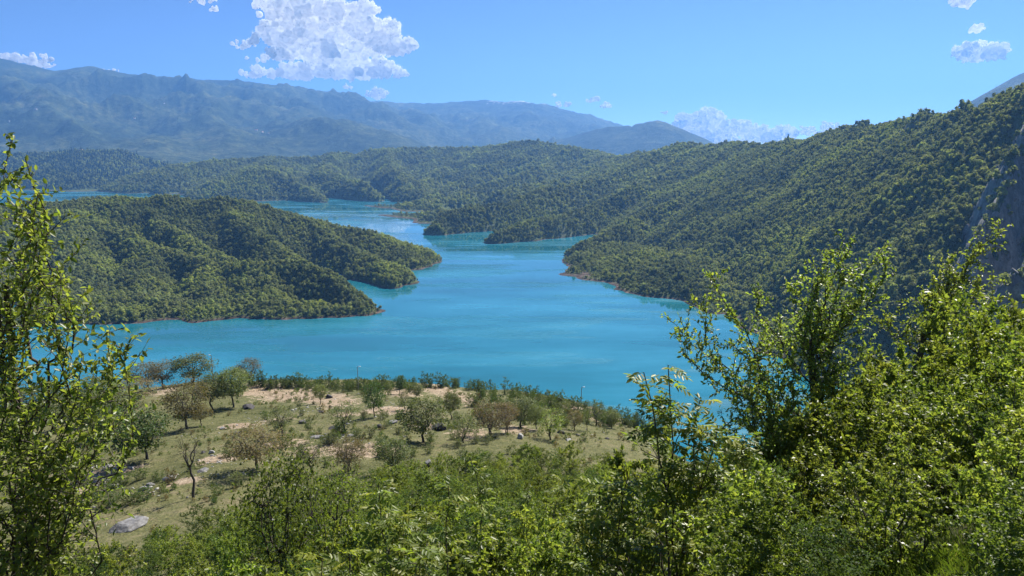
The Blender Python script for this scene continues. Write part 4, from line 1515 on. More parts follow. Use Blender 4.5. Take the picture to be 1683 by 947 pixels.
# ------------------------------------------------------------------ lamp posts on the rim, mast and farmhouses far off
for (u, vb, vt, hd, lab) in [(351, 632, 584, -1, 'slim grey lamp post among the brown trees at the left of the rim'),
                             (589, 642, 603, 1, 'tall grey lamp post in the row of bushes left of the bright round tree'),
                             (955, 676, 637, 1, 'grey lamp post at the right end of the rim against the lake')]:
    b = G(u, vb)
    Hh = height_at(b, u, vt)
    wd = Wood()
    wd.add([(0, 0, -.3), (0, 0, Hh * .5), (0, 0, Hh)], [.12, .10, .075], 8)
    e = thing('street_lamp', lab, 'lamp post', b, [('pole', wd.mesh('pole', M['galv']))])
    wd = Wood()
    wd.add([(0, 0, Hh - .1), (hd * .25, 0, Hh + .05), (hd * .7, 0, Hh + .1)], [.05, .045, .04], 6)
    link('arm', wd.mesh('arm', M['galv']), e)
    hv = np.array([[x, y, z] for x in (.3, .9) for y in (-.12, .12) for z in (0, .1)], float)
    hv[:, 0] *= hd
    hv[:, 2] += Hh + .06
    hv[[1, 3, 5, 7], 1] *= .7
    hf = np.array([[0, 1, 3, 2], [4, 6, 7, 5], [0, 4, 5, 1], [2, 3, 7, 6], [0, 2, 6, 4], [1, 5, 7, 3]])
    link('lamp_head', np_mesh('lamp_head', hv, hf, M['lamp_white']), e)

b = P(1638, 137, 5050)
b[2] = hz(b[0], b[1]) - 2
wd = Wood()
Hm = 40
for s1, s2 in ((1, 1), (1, -1), (-1, 1), (-1, -1)):
    wd.add([(2.2 * s1, 2.2 * s2, 0), (1.2 * s1, 1.2 * s2, Hm * .5), (.4 * s1, .4 * s2, Hm * .8)], [.35, .3, .25], 4)
for k in range(8):
    z = Hm * .1 * k
    q = 2.2 - 1.8 * k / 8
    for a_, b_ in (((q, q), (-q, q)), ((-q, q), (-q, -q)), ((-q, -q), (q, -q)), ((q, -q), (q, q))):
        wd.add([(a_[0], a_[1], z), (b_[0], b_[1], z + Hm * .1)], [.15, .15], 3)
e = thing('radio_mast', 'thin radio mast on the grey far summit at the right', 'mast', b, [('lattice', wd.mesh('lattice', M['mast']))])
wd = Wood()
wd.add([(0, 0, Hm * .75), (0, 0, Hm)], [.3, .2], 5)
link('antenna', wd.mesh('antenna', M['mast']), e)


def gable(L_, W_, H_, Rf):
    v = np.array([[x, y, z] for z in (-6, H_) for (x, y) in ((-L_, -W_), (L_, -W_), (L_, W_), (-L_, W_))] + [[-L_, 0, H_ + Rf * .96], [L_, 0, H_ + Rf * .96]], float)
    wl = np_mesh('wall', v, [np.array([[0, 1, 5, 4], [1, 2, 6, 5], [2, 3, 7, 6], [3, 0, 4, 7]]), np.array([[5, 6, 9], [7, 4, 8]])], M['plaster'])
    o_ = .8
    rv = np.array([[-L_ - o_, -W_ - o_, H_ - .4], [L_ + o_, -W_ - o_, H_ - .4], [L_ + o_, 0, H_ + Rf], [-L_ - o_, 0, H_ + Rf], [L_ + o_, W_ + o_, H_ - .4], [-L_ - o_, W_ + o_, H_ - .4]], float)
    rv = np.concatenate([rv, rv + np.array([0, 0, .5])])
    rf = np.array([[6, 7, 8, 9], [9, 8, 10, 11], [1, 0, 3, 2], [2, 3, 5, 4], [0, 1, 7, 6], [4, 5, 11, 10], [1, 2, 8, 7], [2, 4, 10, 8], [3, 0, 6, 9], [5, 3, 9, 11]])
    return wl, np_mesh('roof', rv, rf, M['tile'])


HOUSE = [gable(9, 6, 7, 4), gable(14, 7, 9, 4), gable(7, 6, 6, 3.5)]


def far_ground(u, v, y0, y1):
    d = ray(u, v)
    Y = np.geomspace(y0, y1, 900)
    h, _ = relief(d[0] * Y, Y)
    hit = np.nonzero(CAMZ + d[2] * Y <= h)[0]
    i = hit[0] if len(hit) else len(Y) // 2
    return np.array([d[0] * Y[i], Y[i], h[i]])


for i, (u, v, k, lab) in enumerate([
    (133, 248, 1, 'larger pale farmhouse on the mountainside just above the dark pine hill'),
    (140, 250, 0, 'small pale farmhouse right beside the larger one above the dark pine hill'),
    (127, 251, 2, 'small pale farmhouse left of the larger one above the dark pine hill'),
    (15, 200, 1, 'lone pale farmhouse on the mountainside at the far left'),
    (59, 180, 0, 'lone pale farmhouse high on the left mountainside'),
    (421, 215, 1, 'pale house on the mountain shoulder, left end of the little hamlet'),
    (431, 218, 0, 'pale house in the middle of the little hamlet on the mountain shoulder'),
    (441, 220, 1, 'pale house at the right end of the little hamlet on the mountain shoulder'),
    (270, 172, 2, 'lone pale farmhouse in the middle of the long mountainside'),
    (221, 196, 0, 'lone pale farmhouse below the middle of the long mountainside')]):
    b = far_ground(u, v, 4400, 9000)
    thing('farmhouse', lab, 'house', b, [('wall', HOUSE[k][0]), ('roof', HOUSE[k][1])], i * .7)

# ------------------------------------------------------------------ thicket below the viewpoint
M['leaf_dark'] = leaf_mat('dark_shrub_leaf', (.045, .08, .022), (.11, .16, .045), .45, .12, .55)
SH = [shrub_mesh(600 + i, 3.2, 1.7, M[('leaf_shrub', 'leaf_front', 'leaf_dark', 'leaf_shrub', 'leaf_front')[i]], M['bark'], n=7500, ls=[.095, .12, .085, .11, .135][i], nst=12, shape='full' if i > 2 else 'diamond', tint=[.45, .55, .35, .5, .6][i], inner=.12) for i in range(5)]
rngT = np.random.RandomState(31)
slab_p = G(213, 866)
slab_r, slab_az = math.hypot(slab_p[0], slab_p[1]), math.degrees(math.atan2(slab_p[0], slab_p[1]))
cand = []
for k in range(5200):
    az = rngT.uniform(-41, 41)
    r = math.sqrt(rngT.uniform(7 ** 2, 104 ** 2))
    x, y = r * math.sin(R(az)), r * math.cos(R(az))
    edge = np.interp(az, [-41, -31, -22, -16, -10, -2, 8, 13, 17, 22, 28, 36, 41], [62, 63, 67, 78, 83, 93, 96, 92, 78, 62, 50, 46, 46])
    if r > edge + rngT.uniform(-2, 2):
        continue
    rmin = np.interp(az, [-41, -20, -5, 8, 16, 22, 26, 41], [13, 15, 14, 13, 10, 8, 7.2, 6])
    if r < rmin:
        continue
    if abs(az - slab_az) < 2.2 and slab_r - 5 < r < slab_r + 4:
        continue
    cand.append((r, az, x, y))
for k in range(700):
    az, r = rngT.uniform(20, 41), rngT.uniform(4.6, 14)
    x, y = r * math.sin(R(az)), r * math.cos(R(az))
    gu, gv = to_px((x, y, hz(x, y)))
    if (1440 < gu < 1660 and gv > 865) or gv > 1010 or gu > 1720:
        continue
    cand.append((r + 200, az, x, y))
cand.sort()
placed = np.zeros((0, 3))
sel = []
for (r, az, x, y) in cand:
    r = r - 200 if r > 150 else r
    sp_ = .9 + .014 * r
    if az > 17 and r < 18:
        sp_ = .62 if r < 12 else .9
    if len(placed) and (np.hypot(placed[:, 0] - x, placed[:, 1] - y) < (sp_ + placed[:, 2]) * .72).any():
        continue
    placed = np.vstack([placed, [x, y, sp_]])
    sel.append((r, az, x, y))
print('thicket shrubs', len(sel))
far_pts, far_sc, far_rz, far_pk = [], [], [], []
protos_sh = []
nind = 0
shr = []
for q, (r, az, x, y) in enumerate(sel):
    z = hz(x, y)
    s = rngT.uniform(.75, 1.25)
    if az > 16:
        s *= np.interp(r, [4.5, 7, 12, 20, 45], [.2, .36, .62, .95, 1.1])
    else:
        s *= np.interp(r, [13, 22, 45, 95], [.95, 1.0, 1.0, .95])
        if abs(az - slab_az) < 3.0 and slab_r - 18 < r < slab_r:
            s *= .4
    k = rngT.randint(0, 5)
    rz = rngT.uniform(0, 6.28)
    if nind < 110 and rngT.rand() < .75:
        st, fo = SH[k]
        if az > 15:
            lab, grp = 'leafy green shrub in the thicket on the steep bank at the right', 'shrubs on the right bank'
        elif r < 30:
            lab, grp = 'bright leafy shrub close below the viewpoint at the bottom of the view', 'shrubs close below the viewpoint'
        else:
            lab, grp = 'leafy shrub in the green thicket between the viewpoint and the meadow', 'shrubs of the thicket before the meadow'
        e = thing('shrub', lab, 'shrub', (x, y, z), [('stems', st), ('foliage', fo)], rz, (s, s, s * rngT.uniform(.85, 1.2)), grp)
        uu, vv = to_px((x, y, z + 2 * s))
        shr.append((e, 'leafy shrub', uu, vv))
        nind += 1
    else:
        far_pts.append((x, y, z)); far_sc.append(s); far_rz.append(rz); far_pk.append(k)


name_by_place(shr)


def joined(pair, seed):
    """stems and foliage of one shrub as one mesh for the far thicket"""
    o = bpy.data.objects.new('thicket_shrub', pair[1])
    return o


scatter_gn('undergrowth', [joined(p, i) for i, p in enumerate(SH)], far_pts, far_sc, far_rz, far_pk, 'unbroken green undergrowth filling the slope between the viewpoint and the meadow', 'undergrowth')


# ------------------------------------------------------------------ large foreground trees, grown limb by limb to where the photo shows them
def target_tree(name, label, base, fork, limbs, seed, mat, bark, ln=.085, side=(.5, 1.0), nside=13, spacing=.05, r0=.10, tint=.5, shape='full', nparts=240, start=.22, sub=2, lw=.5):
    """base/fork: world points; limbs: list of (target, radius at the fork). leaves hang on side twigs all along each limb"""
    rng = np.random.RandomState(seed)
    base = np.asarray(base, float)
    wd, lv = Wood(), Leaves()
    fork = np.asarray(fork, float) - base
    tp = bend(rng, (0, 0, -.5), fork, 9, .05)
    wd.add(tp, np.linspace(r0 * 1.3, r0 * .8, 9), 8)
    for (tg, rl, t0) in limbs:
        tg = np.asarray(tg, float) - base
        s = tp[int(t0 * 8)]
        n = 14
        lp = bend(rng, s, tg, n, .10)
        L_ = np.linalg.norm(tg - s)
        lp[1:-1, 2] -= np.sin(np.linspace(0, PI, n))[1:-1] * .06 * L_
        wd.add(lp, np.linspace(rl * .62, .005, n), 6)
        twig_leaves(rng, lv, lp[-5:], spacing * .7, ln, tint + .1, .5, .9, 0, lw)
        ns = int(nside * L_ / 3.0) + 4
        for k in range(ns):
            t = start + (1 - start) * (k + rng.uniform(0, 1)) / ns
            i = min(int(t * (n - 1)), n - 2)
            b = lp[i] + (lp[i + 1] - lp[i]) * (t * (n - 1) - i)
            tgd = unit(lp[i + 1] - lp[i])
            d = unit(tgd * rng.uniform(.3, .8) + unit(rng.normal(0, 1, 3)) * .9 + np.array([0, 0, .25]))
            l = rng.uniform(*side) * (1.15 - .65 * t)
            tw = bend(rng, b, b + d * l, 6, .10)
            wd.add(tw, np.linspace(max(.012 * (1.3 - t), .004), .003, 6), 4)
            tn = tint + rng.normal(0, .13)
            twig_leaves(rng, lv, tw, spacing, ln, tn, .55, .95, .08, lw)
            for _ in range(sub):
                j = rng.randint(1, 5)
                d2 = unit(d + rng.normal(0, .6, 3))
                l2 = l * rng.uniform(.35, .65)
                t2 = bend(rng, tw[j], tw[j] + d2 * l2, 5, .1)
                wd.add(t2, [.005, .004, .0035, .003, .002], 3)
                twig_leaves(rng, lv, t2, spacing, ln, tn, .55, .95, .05, lw)
    n = lv.count()
    e = thing(name, label, 'tree', base, [('trunk', wd.mesh('trunk', bark))])
    order = rng.permutation(n)
    k = min(nparts, n)
    # leaves that can be told apart singly: parts of their own, the rest one mass
    p, a, nn, l, w2, t = (np.concatenate(q) for q in (lv.p, lv.a, lv.nn, lv.l, lv.w, lv.t))
    pw = p + base
    dd = np.linalg.norm(pw - np.array([0, 0, CAMZ]), axis=1)
    near = np.argsort(dd / l + rng.uniform(0, 2.0, n) * 8)[:k]
    from mathutils import Matrix
    lm = [np_mesh('leaf', *leaf_arrays(np.zeros((1, 3)), np.array([[0, 1., 0]]), np.array([[0, 0, 1.]]), np.array([1.0]), np.array([lw]), shape, .3, .15)[:2], mat, False, {'tint': ('POINT', np.full(6 if shape == 'full' else 4, tv))}) for tv in (.2, .45, .65, .9)]
    for i in near:
        ax = unit(a[i]); sd = unit(np.cross(ax, nn[i])); nz = np.cross(sd, ax)
        o = bpy.data.objects.new('leaf', lm[min(3, int(t[i] * 4))])
        COL.objects.link(o)
        o.parent = e
        mtx = Matrix(((sd[0], ax[0], nz[0], p[i][0]), (sd[1], ax[1], nz[1], p[i][1]), (sd[2], ax[2], nz[2], p[i][2]), (0, 0, 0, 1)))
        o.matrix_basis = mtx @ Matrix.Diagonal((l[i], l[i], l[i], 1))
    rest = np.setdiff1d(np.arange(n), near)
    o = link('foliage', lv.mesh('foliage', mat, shape, .3, .15, rest), e)
    o['kind'] = 'stuff'
    print(name, n)
    return e


def gb(u, Y):
    """ground point below the photo column u at forward distance Y"""
    x = ray(u, 800)[0] * Y
    return np.array([x, Y, hz(x, Y)])


# left tree: several stems from below the frame
b = gb(-10, 10.0)
limbs = []
for (u, v, Y, rl, t0) in [(20, 228, 9.6, .05, .9), (42, 262, 9.3, .03, .9), (62, 318, 9.0, .035, .8), (5, 300, 10, .04, .9), (30, 380, 9.6, .04, .7), (70, 400, 9.0, .035, .8),
                          (-40, 330, 9.4, .04, .8), (88, 470, 9.2, .035, .7), (50, 500, 9.8, .035, .6), (105, 500, 8.8, .03, .7), (15, 520, 9.0, .035, .6), (-30, 480, 9.5, .035, .6),
                          (135, 580, 9.0, .03, .6), (175, 545, 9.0, .028, .6), (212, 566, 8.9, .028, .6), (150, 640, 9.3, .03, .5), (190, 620, 9.1, .03, .5), (80, 610, 9.6, .035, .5), (30, 640, 9.4, .035, .5),
                          (120, 700, 9.6, .03, .4), (60, 720, 9.2, .03, .4), (10, 760, 9.0, .03, .3), (100, 780, 9.4, .03, .3), (130, 740, 9.8, .03, .35), (50, 840, 9.0, .03, .2), (90, 870, 9.3, .03, .2),
                          (10, 900, 8.8, .03, .15), (-50, 650, 9.2, .03, .4), (-40, 800, 9.0, .03, .3), (60, 930, 9.0, .03, .1), (150, 660, 10.3, .03, .5)]:
    limbs.append((P(u, v, Y), rl, t0))
target_tree('leafy_tree', 'tall leafy tree filling the left edge with bright green leaves down to its base', b, P(10, 470, 9.9), limbs, 41, M['leaf_front'], M['bark'], ln=.095, nside=17, side=(.3, .8), spacing=.056, nparts=280, r0=.05, start=.35, tint=.6, sub=2)

# right tree
b = gb(1325, 13.2)
limbs = []
for (u, v, Y, rl, t0) in [(1168, 448, 12.4, .045, .7), (1140, 492, 12.0, .035, .6), (1112, 540, 11.8, .04, .5), (1240, 478, 12.8, .035, .8), (1300, 470, 12.5, .04, .8), (1345, 440, 13, .03, .9), (1405, 392, 13.4, .045, .95),
                          (1378, 410, 13.0, .03, .95), (1448, 408, 13.6, .035, .95), (1455, 432, 13.5, .03, .9), (1330, 520, 12.6, .035, .7), (1400, 500, 13.2, .035, .8), (1260, 560, 12.4, .035, .6), (1200, 560, 12.0, .035, .5),
                          (1160, 600, 12.0, .03, .4), (1220, 640, 11.8, .035, .35), (1300, 600, 12.2, .035, .5), (1380, 590, 12.8, .03, .6), (1420, 560, 13.4, .03, .7), (1270, 690, 12.0, .03, .3), (1340, 690, 12.4, .03, .3), (1190, 690, 11.6, .03, .25),
                          (1400, 680, 13.0, .03, .4), (1250, 760, 11.8, .03, .15), (1320, 770, 12.1, .03, .15), (1390, 760, 12.6, .03, .2), (1460, 620, 13.6, .03, .5), (1200, 780, 11.7, .03, .1), (1290, 840, 12.0, .025, .05), (1370, 850, 12.3, .025, .05)]:
    limbs.append((P(u, v, Y), rl, t0))
target_tree('feathery_tree', 'big spreading tree with feathery sprays reaching over the lake at the right', b, P(1330, 560, 13.2), limbs, 42, M['leaf_front'], M['bark'], ln=.075, nside=26, side=(.3, .8), spacing=.038, nparts=280, r0=.075, start=.25, tint=.6, sub=3)

# second right tree, taller and behind
b = gb(1445, 17.5)
limbs = []
for (u, v, Y, rl, t0) in [(1648, 380, 17, .04, .95), (1610, 402, 17, .035, .95), (1560, 420, 17.2, .035, .95), (1632, 462, 17, .035, .9), (1645, 488, 17, .03, .85), (1580, 470, 17.4, .035, .9), (1530, 478, 17.5, .035, .9), (1545, 530, 17.2, .035, .8),
                          (1615, 540, 16.8, .03, .8), (1500, 540, 17.5, .03, .75), (1455, 520, 17.6, .03, .75), (1480, 590, 17.2, .03, .6), (1560, 590, 17.0, .03, .65), (1620, 600, 16.7, .03, .6), (1430, 600, 17.3, .03, .5),
                          (1510, 650, 17.0, .03, .45), (1590, 660, 16.6, .03, .45), (1440, 680, 17.0, .03, .3), (1530, 720, 16.8, .03, .25)]:
    limbs.append((P(u, v, Y), rl, t0))
target_tree('leaning_tree', 'leaning tree behind the feathery one, its top spray against the grey cliffs', b, P(1535, 500, 17.4), limbs, 43, M['leaf_front'], M['bark'], ln=.085, nside=18, side=(.45, 1.0), spacing=.042, nparts=240, r0=.075, start=.25, tint=.55, sub=3)


# ------------------------------------------------------------------ saplings with large feathered leaves, each leaf a part
def compound_leaf(seed, tint):
    """a feather leaf about 1 unit long along +Y: stalk and paired leaflets"""
    rng = np.random.RandomState(seed)
    ys = np.linspace(.28, .86, 4)
    wd_v, wd_f = tube([(0, 0, 0), (0, .4, .03), (0, .9, -.06)], [.012, .009, .005], 3)
    p, a, l = [], [], []
    for y in ys:
        for s in (-1, 1):
            p.append((0, y, .03 - .1 * y * y))
            a.append((s * 1.0, .55 + rng.normal(0, .1), -.25 + rng.normal(0, .15)))
            l.append(.40 * (1 - .45 * abs(y - .6)) * rng.uniform(.85, 1.15))
    p.append((0, .88, -.06)); a.append((rng.normal(0, .1), 1, -.35)); l.append(.44)
    p, a, l = np.array(p), np.array(a), np.array(l)
    v, f, k = leaf_arrays(p, a, unit(np.array([[0, 0, 1.0]]) + rng.normal(0, .18, (len(p), 3))), l, l * .42, 'full', .35, .2)
    tt = np.concatenate([np.repeat(np.clip(tint + rng.normal(0, .12, len(p)), 0, 1), k), np.full(len(wd_v), tint)])
    return np_mesh('leaf', np.concatenate([v, wd_v]), [f, wd_f + len(v)], M['leaf_sapling'], False, {'tint': ('POINT', tt)})


CL = [compound_leaf(800 + i, t) for i, t in enumerate((.15, .35, .5, .65, .85, .98))]
from mathutils import Vector, Euler, Matrix


def sapling(label, stems, n, seed, size=.30, name='sapling', spread=.5):
    """stems: list of polylines in world space (base first)"""
    rng = np.random.RandomState(seed)
    base = np.asarray(stems[0][0], float)
    wd = Wood()
    lines, lines_main = [], []
    for st in stems:
        st = np.asarray(st, float) - base
        L_ = np.linalg.norm(st[-1] - st[0])
        pl = bend(rng, st[0], st[-1], 12, .035)
        wd.add(pl, np.linspace(.022, .007, 12), 5)
        lines.append(pl)
        lines_main.append(pl)
        for k in range(max(3, int(L_ * 3))):
            t = rng.uniform(.35, .97)
            i = int(t * 11)
            d = unit(np.array([rng.normal(), rng.normal(), .7]))
            q = bend(rng, pl[i], pl[i] + d * spread * rng.uniform(.4, 1.1) * (1.25 - t * .7), 6, .06)
            wd.add(q, np.linspace(.009, .004, 6), 4)
            lines.append(q)
    e = thing(name, label, 'sapling', base, [('stem', wd.mesh('stem', M['bark']))])
    wts = np.array([np.linalg.norm(q[-1] - q[0]) + .15 for q in lines])
    wts[:len(stems)] *= 1.0
    wts /= wts.sum()
    for k in range(n + 9 * len(stems)):
        q = lines[rng.choice(len(lines), p=wts)]
        t = rng.uniform(.3, 1) ** .5
        if k >= n:
            q, t = lines_main[(k - n) // 9], 1 - .18 * ((k - n) % 9) / 9
        i = min(int(t * (len(q) - 1)), len(q) - 2)
        p = q[i] + (q[i + 1] - q[i]) * (t * (len(q) - 1) - i)
        az = rng.uniform(0, 2 * PI)
        el = rng.normal(.1, .35)
        y = Vector((math.cos(az) * math.cos(el), math.sin(az) * math.cos(el), math.sin(el)))
        up = Vector((rng.normal(0, .35), rng.normal(0, .35), 1))
        xx = y.cross(up).normalized()
        zz = xx.cross(y).normalized()
        o = bpy.data.objects.new('leaf', CL[rng.choice(6, p=[.12, .2, .26, .2, .14, .08])])
        COL.objects.link(o)
        o.parent = e
        s = size * rng.uniform(.7, 1.2)
        o.matrix_basis = Matrix(((xx[0], y[0], zz[0], p[0]), (xx[1], y[1], zz[1], p[1]), (xx[2], y[2], zz[2], p[2]), (0, 0, 0, 1))) @ Matrix.Diagonal((s, s, s, 1))
    return e


sapling('tall sapling with long feathered leaves left of the spreading tree, tip against the lake', [[gb(1110, 9.5), P(1098, 600, 9.5)], [gb(1140, 9.6), P(1058, 612, 9.4)], [gb(1120, 9.5), P(1150, 660, 9.5)], [gb(1100, 9.5), P(1180, 700, 9.6)]], 260, 1, .27)
sapling('young sapling with a pale feathered top standing alone at the bottom centre', [[gb(660, 11), P(622, 795, 11)], [gb(665, 11), P(655, 850, 11)]], 90, 2, .33)
sapling('yellow green sapling right of the pale topped one, stem bare below', [[gb(725, 13), P(737, 800, 13)], [gb(722, 13), P(700, 850, 13)]], 60, 3, .33)
sapling('thin tall sapling with a dark crooked stem in the middle of the thicket', [[gb(800, 17), P(772, 752, 17)]], 55, 4, .34)
sapling('low sapling with big yellow leaves at the bottom edge left of centre', [[gb(560, 8.5), P(575, 905, 8.5)], [gb(540, 8.5), P(530, 915, 8.5)], [gb(600, 8.5), P(640, 900, 8.5)]], 70, 5, .27)
sapling('broad leaved sapling at the bottom between the thicket and the tall sapling', [[gb(1010, 9), P(985, 800, 9)], [gb(1000, 9), P(1030, 790, 9.1)], [gb(1030, 9), P(950, 850, 8.9)]], 150, 6, .27)
sapling('dark stemmed sapling under the spreading tree at the right of the tall one', [[gb(1215, 10), P(1225, 715, 10)], [gb(1205, 10), P(1250, 770, 10)]], 100, 7, .25)
sapling('small sapling with drooping leaves at the bottom edge right of the pale topped one', [[gb(700, 9), P(690, 900, 9)]], 40, 8, .28)
sapling('slender sapling with two dark stems before the brown bush trees', [[gb(850, 20), P(868, 800, 20)], [gb(845, 20), P(925, 790, 20)]], 50, 9, .36)
b = gb(460, 30)
tr, cr = crown_tree(91, 6.0, 2.2, M['leaf_shrub'], M['bark'], base=.45, nl=7, ntw=140, per=26, ls=.16, tint=.3)
thing('maple_tree', 'dark green small tree with a straight black trunk rising from the thicket left of centre', 'tree', b, [('trunk', tr), ('crown', cr)], 0, (.85, .85, height_at(b, 455, 742) / 6 * .95))
b = gb(545, 34)
tr, cr = crown_tree(92, 6.0, 2.2, M['leaf_shrub'], M['bark'], base=.4, nl=6, ntw=110, per=20, ls=.16, tint=.55)
thing('maple_tree', 'lighter airy small tree in the thicket right of the dark green one', 'tree', b, [('trunk', tr), ('crown', cr)], 0, (.8, .8, height_at(b, 550, 765) / 6 * .95))


# ------------------------------------------------------------------ bottom right corner: grass mound, rocks, dry stalks
def blades(seed, c, rad, n, ln, mound=.0):
    rng = np.random.RandomState(seed)
    q = np.sqrt(rng.uniform(0, 1, n)) * rad
    th = rng.uniform(0, 2 * PI, n)
    x, y = c[0] + q * np.cos(th), c[1] + q * np.sin(th)
    z, _ = relief(x, y)
    z = z + mound * np.maximum(0, 1 - (q / rad) ** 2)
    d = unit(np.stack([np.cos(th) * q / rad + rng.normal(0, .35, n), np.sin(th) * q / rad + rng.normal(0, .35, n), np.full(n, 1.0)], -1))
    sd = unit(np.cross(d, rng.normal(0, 1, (n, 3))))
    L_ = ln * rng.uniform(.5, 1.3, n)
    b0 = np.stack([x, y, z - .03], -1)
    w0 = .006
    mid = b0 + d * (L_ * .55)[:, None]
    tip = b0 + d * (L_ * .95)[:, None] + np.stack([d[:, 0], d[:, 1], -.35 * np.ones(n)], -1) * (L_ * .25)[:, None]
    v = np.stack([b0 - sd * w0, b0 + sd * w0, mid + sd * w0 * .8, mid - sd * w0 * .8, tip], 1).reshape(-1, 3)
    k = np.arange(n)[:, None] * 5
    return np_mesh('grass', v, [k + np.array([[0, 1, 2, 3]]), k + np.array([[3, 2, 4]])], M['grass_blade'], False, {'tint': ('POINT', np.repeat(np.clip(rng.normal(.45, .2, n), 0, 1), 5))})


c = G(1548, 930, 2.5, 60)
o = link('grass', blades(1, c, .34, 3000, .12, .10))
tag(o, 'dense tuft of bright green grass at the bottom right corner', 'grass', kind='stuff')
c2 = G(1630, 925, 2.5, 60)
o = link('weeds', blades(2, c2, 1.5, 5200, .17, .0))
tag(o, 'loose weeds and dry stalks at the bottom right edge', 'weeds', kind='stuff')
c3 = (3.4, 4.4)
o = link('bank_grass', blades(3, c3, 3.9, 9000, .20, .0))
tag(o, 'rough grass covering the steep bank just below the viewpoint at the right', 'grass', kind='stuff')
for (u, v, w_, h_, k, lab) in [(1508, 905, 26, 13, 'rock_grey', 'rounded grey rock just above the bright grass tuft'), (1462, 905, 46, 26, 'rock_grey', 'jagged brown grey rock left of the bright grass tuft'),
                               (1430, 925, 40, 30, 'rock_dark', 'dark shaded rock at the bottom left of the bright grass tuft')]:
    b = G(u, v, 2.5, 60)
    dist = math.hypot(math.hypot(b[0], b[1]), CAMZ - b[2])
    sw, sh = w_ / FPX * dist / 2, h_ / FPX * dist
    o = link('rock', ROCK[k][1], None, b + np.array([0, 0, sh * .35]))
    o.scale = (sw, sw, sh)
    o.rotation_euler = (.2, -.1, u % 3)
    tag(o, lab, 'rock')


# ------------------------------------------------------------------ clouds (far beyond the mountains and outside the haze)
def cloud_mat(name, clear):
    m, N, L = new_mat(name)
    df = nd(N, 'ShaderNodeBsdfDiffuse')
    df.inputs[0].default_value = (.97, .97, .97, 1)
    tr = nd(N, 'ShaderNodeBsdfTranslucent')
    tr.inputs[0].default_value = (.97, .97, .98, 1)
    mx = nd(N, 'ShaderNodeMixShader')
    mx.inputs[0].default_value = .66
    L.new(df.outputs[0], mx.inputs[1])
    L.new(tr.outputs[0], mx.inputs[2])
    tp = nd(N, 'ShaderNodeBsdfTransparent')
    m2 = nd(N, 'ShaderNodeMixShader')
    m2.inputs[0].default_value = clear
    L.new(mx.outputs[0], m2.inputs[1])
    L.new(tp.outputs[0], m2.inputs[2])
    out = nd(N, 'ShaderNodeOutputMaterial')
    L.new((m2 if clear else mx).outputs[0], out.inputs[0])
    return m


M['cloud'] = cloud_mat('cloud_vapour', 0.0)
M['cloud_wisp'] = cloud_mat('cloud_wisp', 0.86)
IC1, IC2 = ico(1), ico(2)


def cloud(label, lobes, seed, Y=42000, group=None, step=1.15):
    """lobes: (u, v, half width px, half height px, amount). cauliflower heads over a flat base, ragged with small puffs"""
    rng = np.random.RandomState(seed)
    px = Y / FPX
    vs, fs, n0 = [], [], 0

    def put(c, r, hi, wisp=0):
        nonlocal n0
        v, f = IC2 if hi else IC1
        j = 1 + rng.normal(0, .05, (len(v), 1))
        vs.append(v * j * r * np.array([1, 1, .9]) + c)
        fs.append(f + n0)
        mi.append(np.full(len(f), wisp))
        n0 += len(v)
    mi = []
    for (u, v, a, b, am) in lobes:
        Yl = Y + step * max(0, v - lobes[0][1]) * px
        c0 = P(u, v, Yl)
        A, B = a * Yl / FPX, b * Yl / FPX
        for k in range(int(am * 2.6)):
            th = rng.uniform(0, 2 * PI)
            q = math.sqrt(rng.uniform(0, 1))
            x, z = math.cos(th) * q, math.sin(th) * q
            z = max(z, -.5 + rng.uniform(0, .12))
            r = B * rng.uniform(.30, .58) * (1.1 - .45 * abs(x))
            c = c0 + np.array([x * (A - r * .8), rng.normal(0, B * .5), z * (B - r * .8)])
            put(c, r, True)
            for m_ in range(9):
                d = unit(rng.normal(0, 1, 3) + np.array([0, -.45, .35]))
                r2 = r * rng.uniform(.28, .52)
                c2_ = c + d * r * rng.uniform(.8, 1.02)
                if c2_[2] < c0[2] - B * .75:
                    continue
                put(c2_, r2, False)
                for _ in range(4):
                    d2 = unit(rng.normal(0, 1, 3) + d * .8)
                    put(c2_ + d2 * r2 * rng.uniform(.8, 1.1), r2 * rng.uniform(.3, .5), False)
                for _ in range(2 if abs(x) > .7 or z > .55 else 0):
                    d2 = unit(rng.normal(0, 1, 3) * np.array([1, .4, 1]) + d * .7)
                    put(c2_ + d2 * r2 * rng.uniform(1.0, 1.4), r2 * rng.uniform(.35, .75), False, 1)
    wm = np.concatenate(mi) == 1
    vv, ff = np.concatenate(vs), np.concatenate(fs)
    o = link('cloud', np_mesh('cloud', vv, ff[~wm], M['cloud'], True))
    md = o.modifiers.new('skin', 'REMESH')
    md.mode = 'VOXEL'
    md.voxel_size = max(34.0, max(l_[2] for l_ in lobes) * px / 90)
    md.use_smooth_shade = True
    sm = o.modifiers.new('soften', 'SMOOTH')
    sm.factor = .5
    sm.iterations = 8
    for q, (sc_, st_) in enumerate(((9.0, 7.0), (3.4, 1.1))):
        tx_ = bpy.data.textures.new('cloud_relief', 'CLOUDS')
        tx_.noise_scale = sc_ * px
        tx_.noise_depth = 3
        dm = o.modifiers.new('relief', 'DISPLACE')
        dm.texture = tx_
        dm.texture_coords = 'GLOBAL'
        dm.strength = st_ * px * min(1.0, .35 + max(l_[3] for l_ in lobes) / 24)
        dm.mid_level = .5
    wf = ff[wm]
    us = np.unique(wf)
    rm = np.zeros(len(vv), np.int64)
    rm[us] = np.arange(len(us))
    if len(us):
        link('wisps', np_mesh('wisps', vv[us], rm[wf], M['cloud_wisp'], True), o)['kind'] = 'stuff'
    tag(o, label, 'cloud', group)
    return o


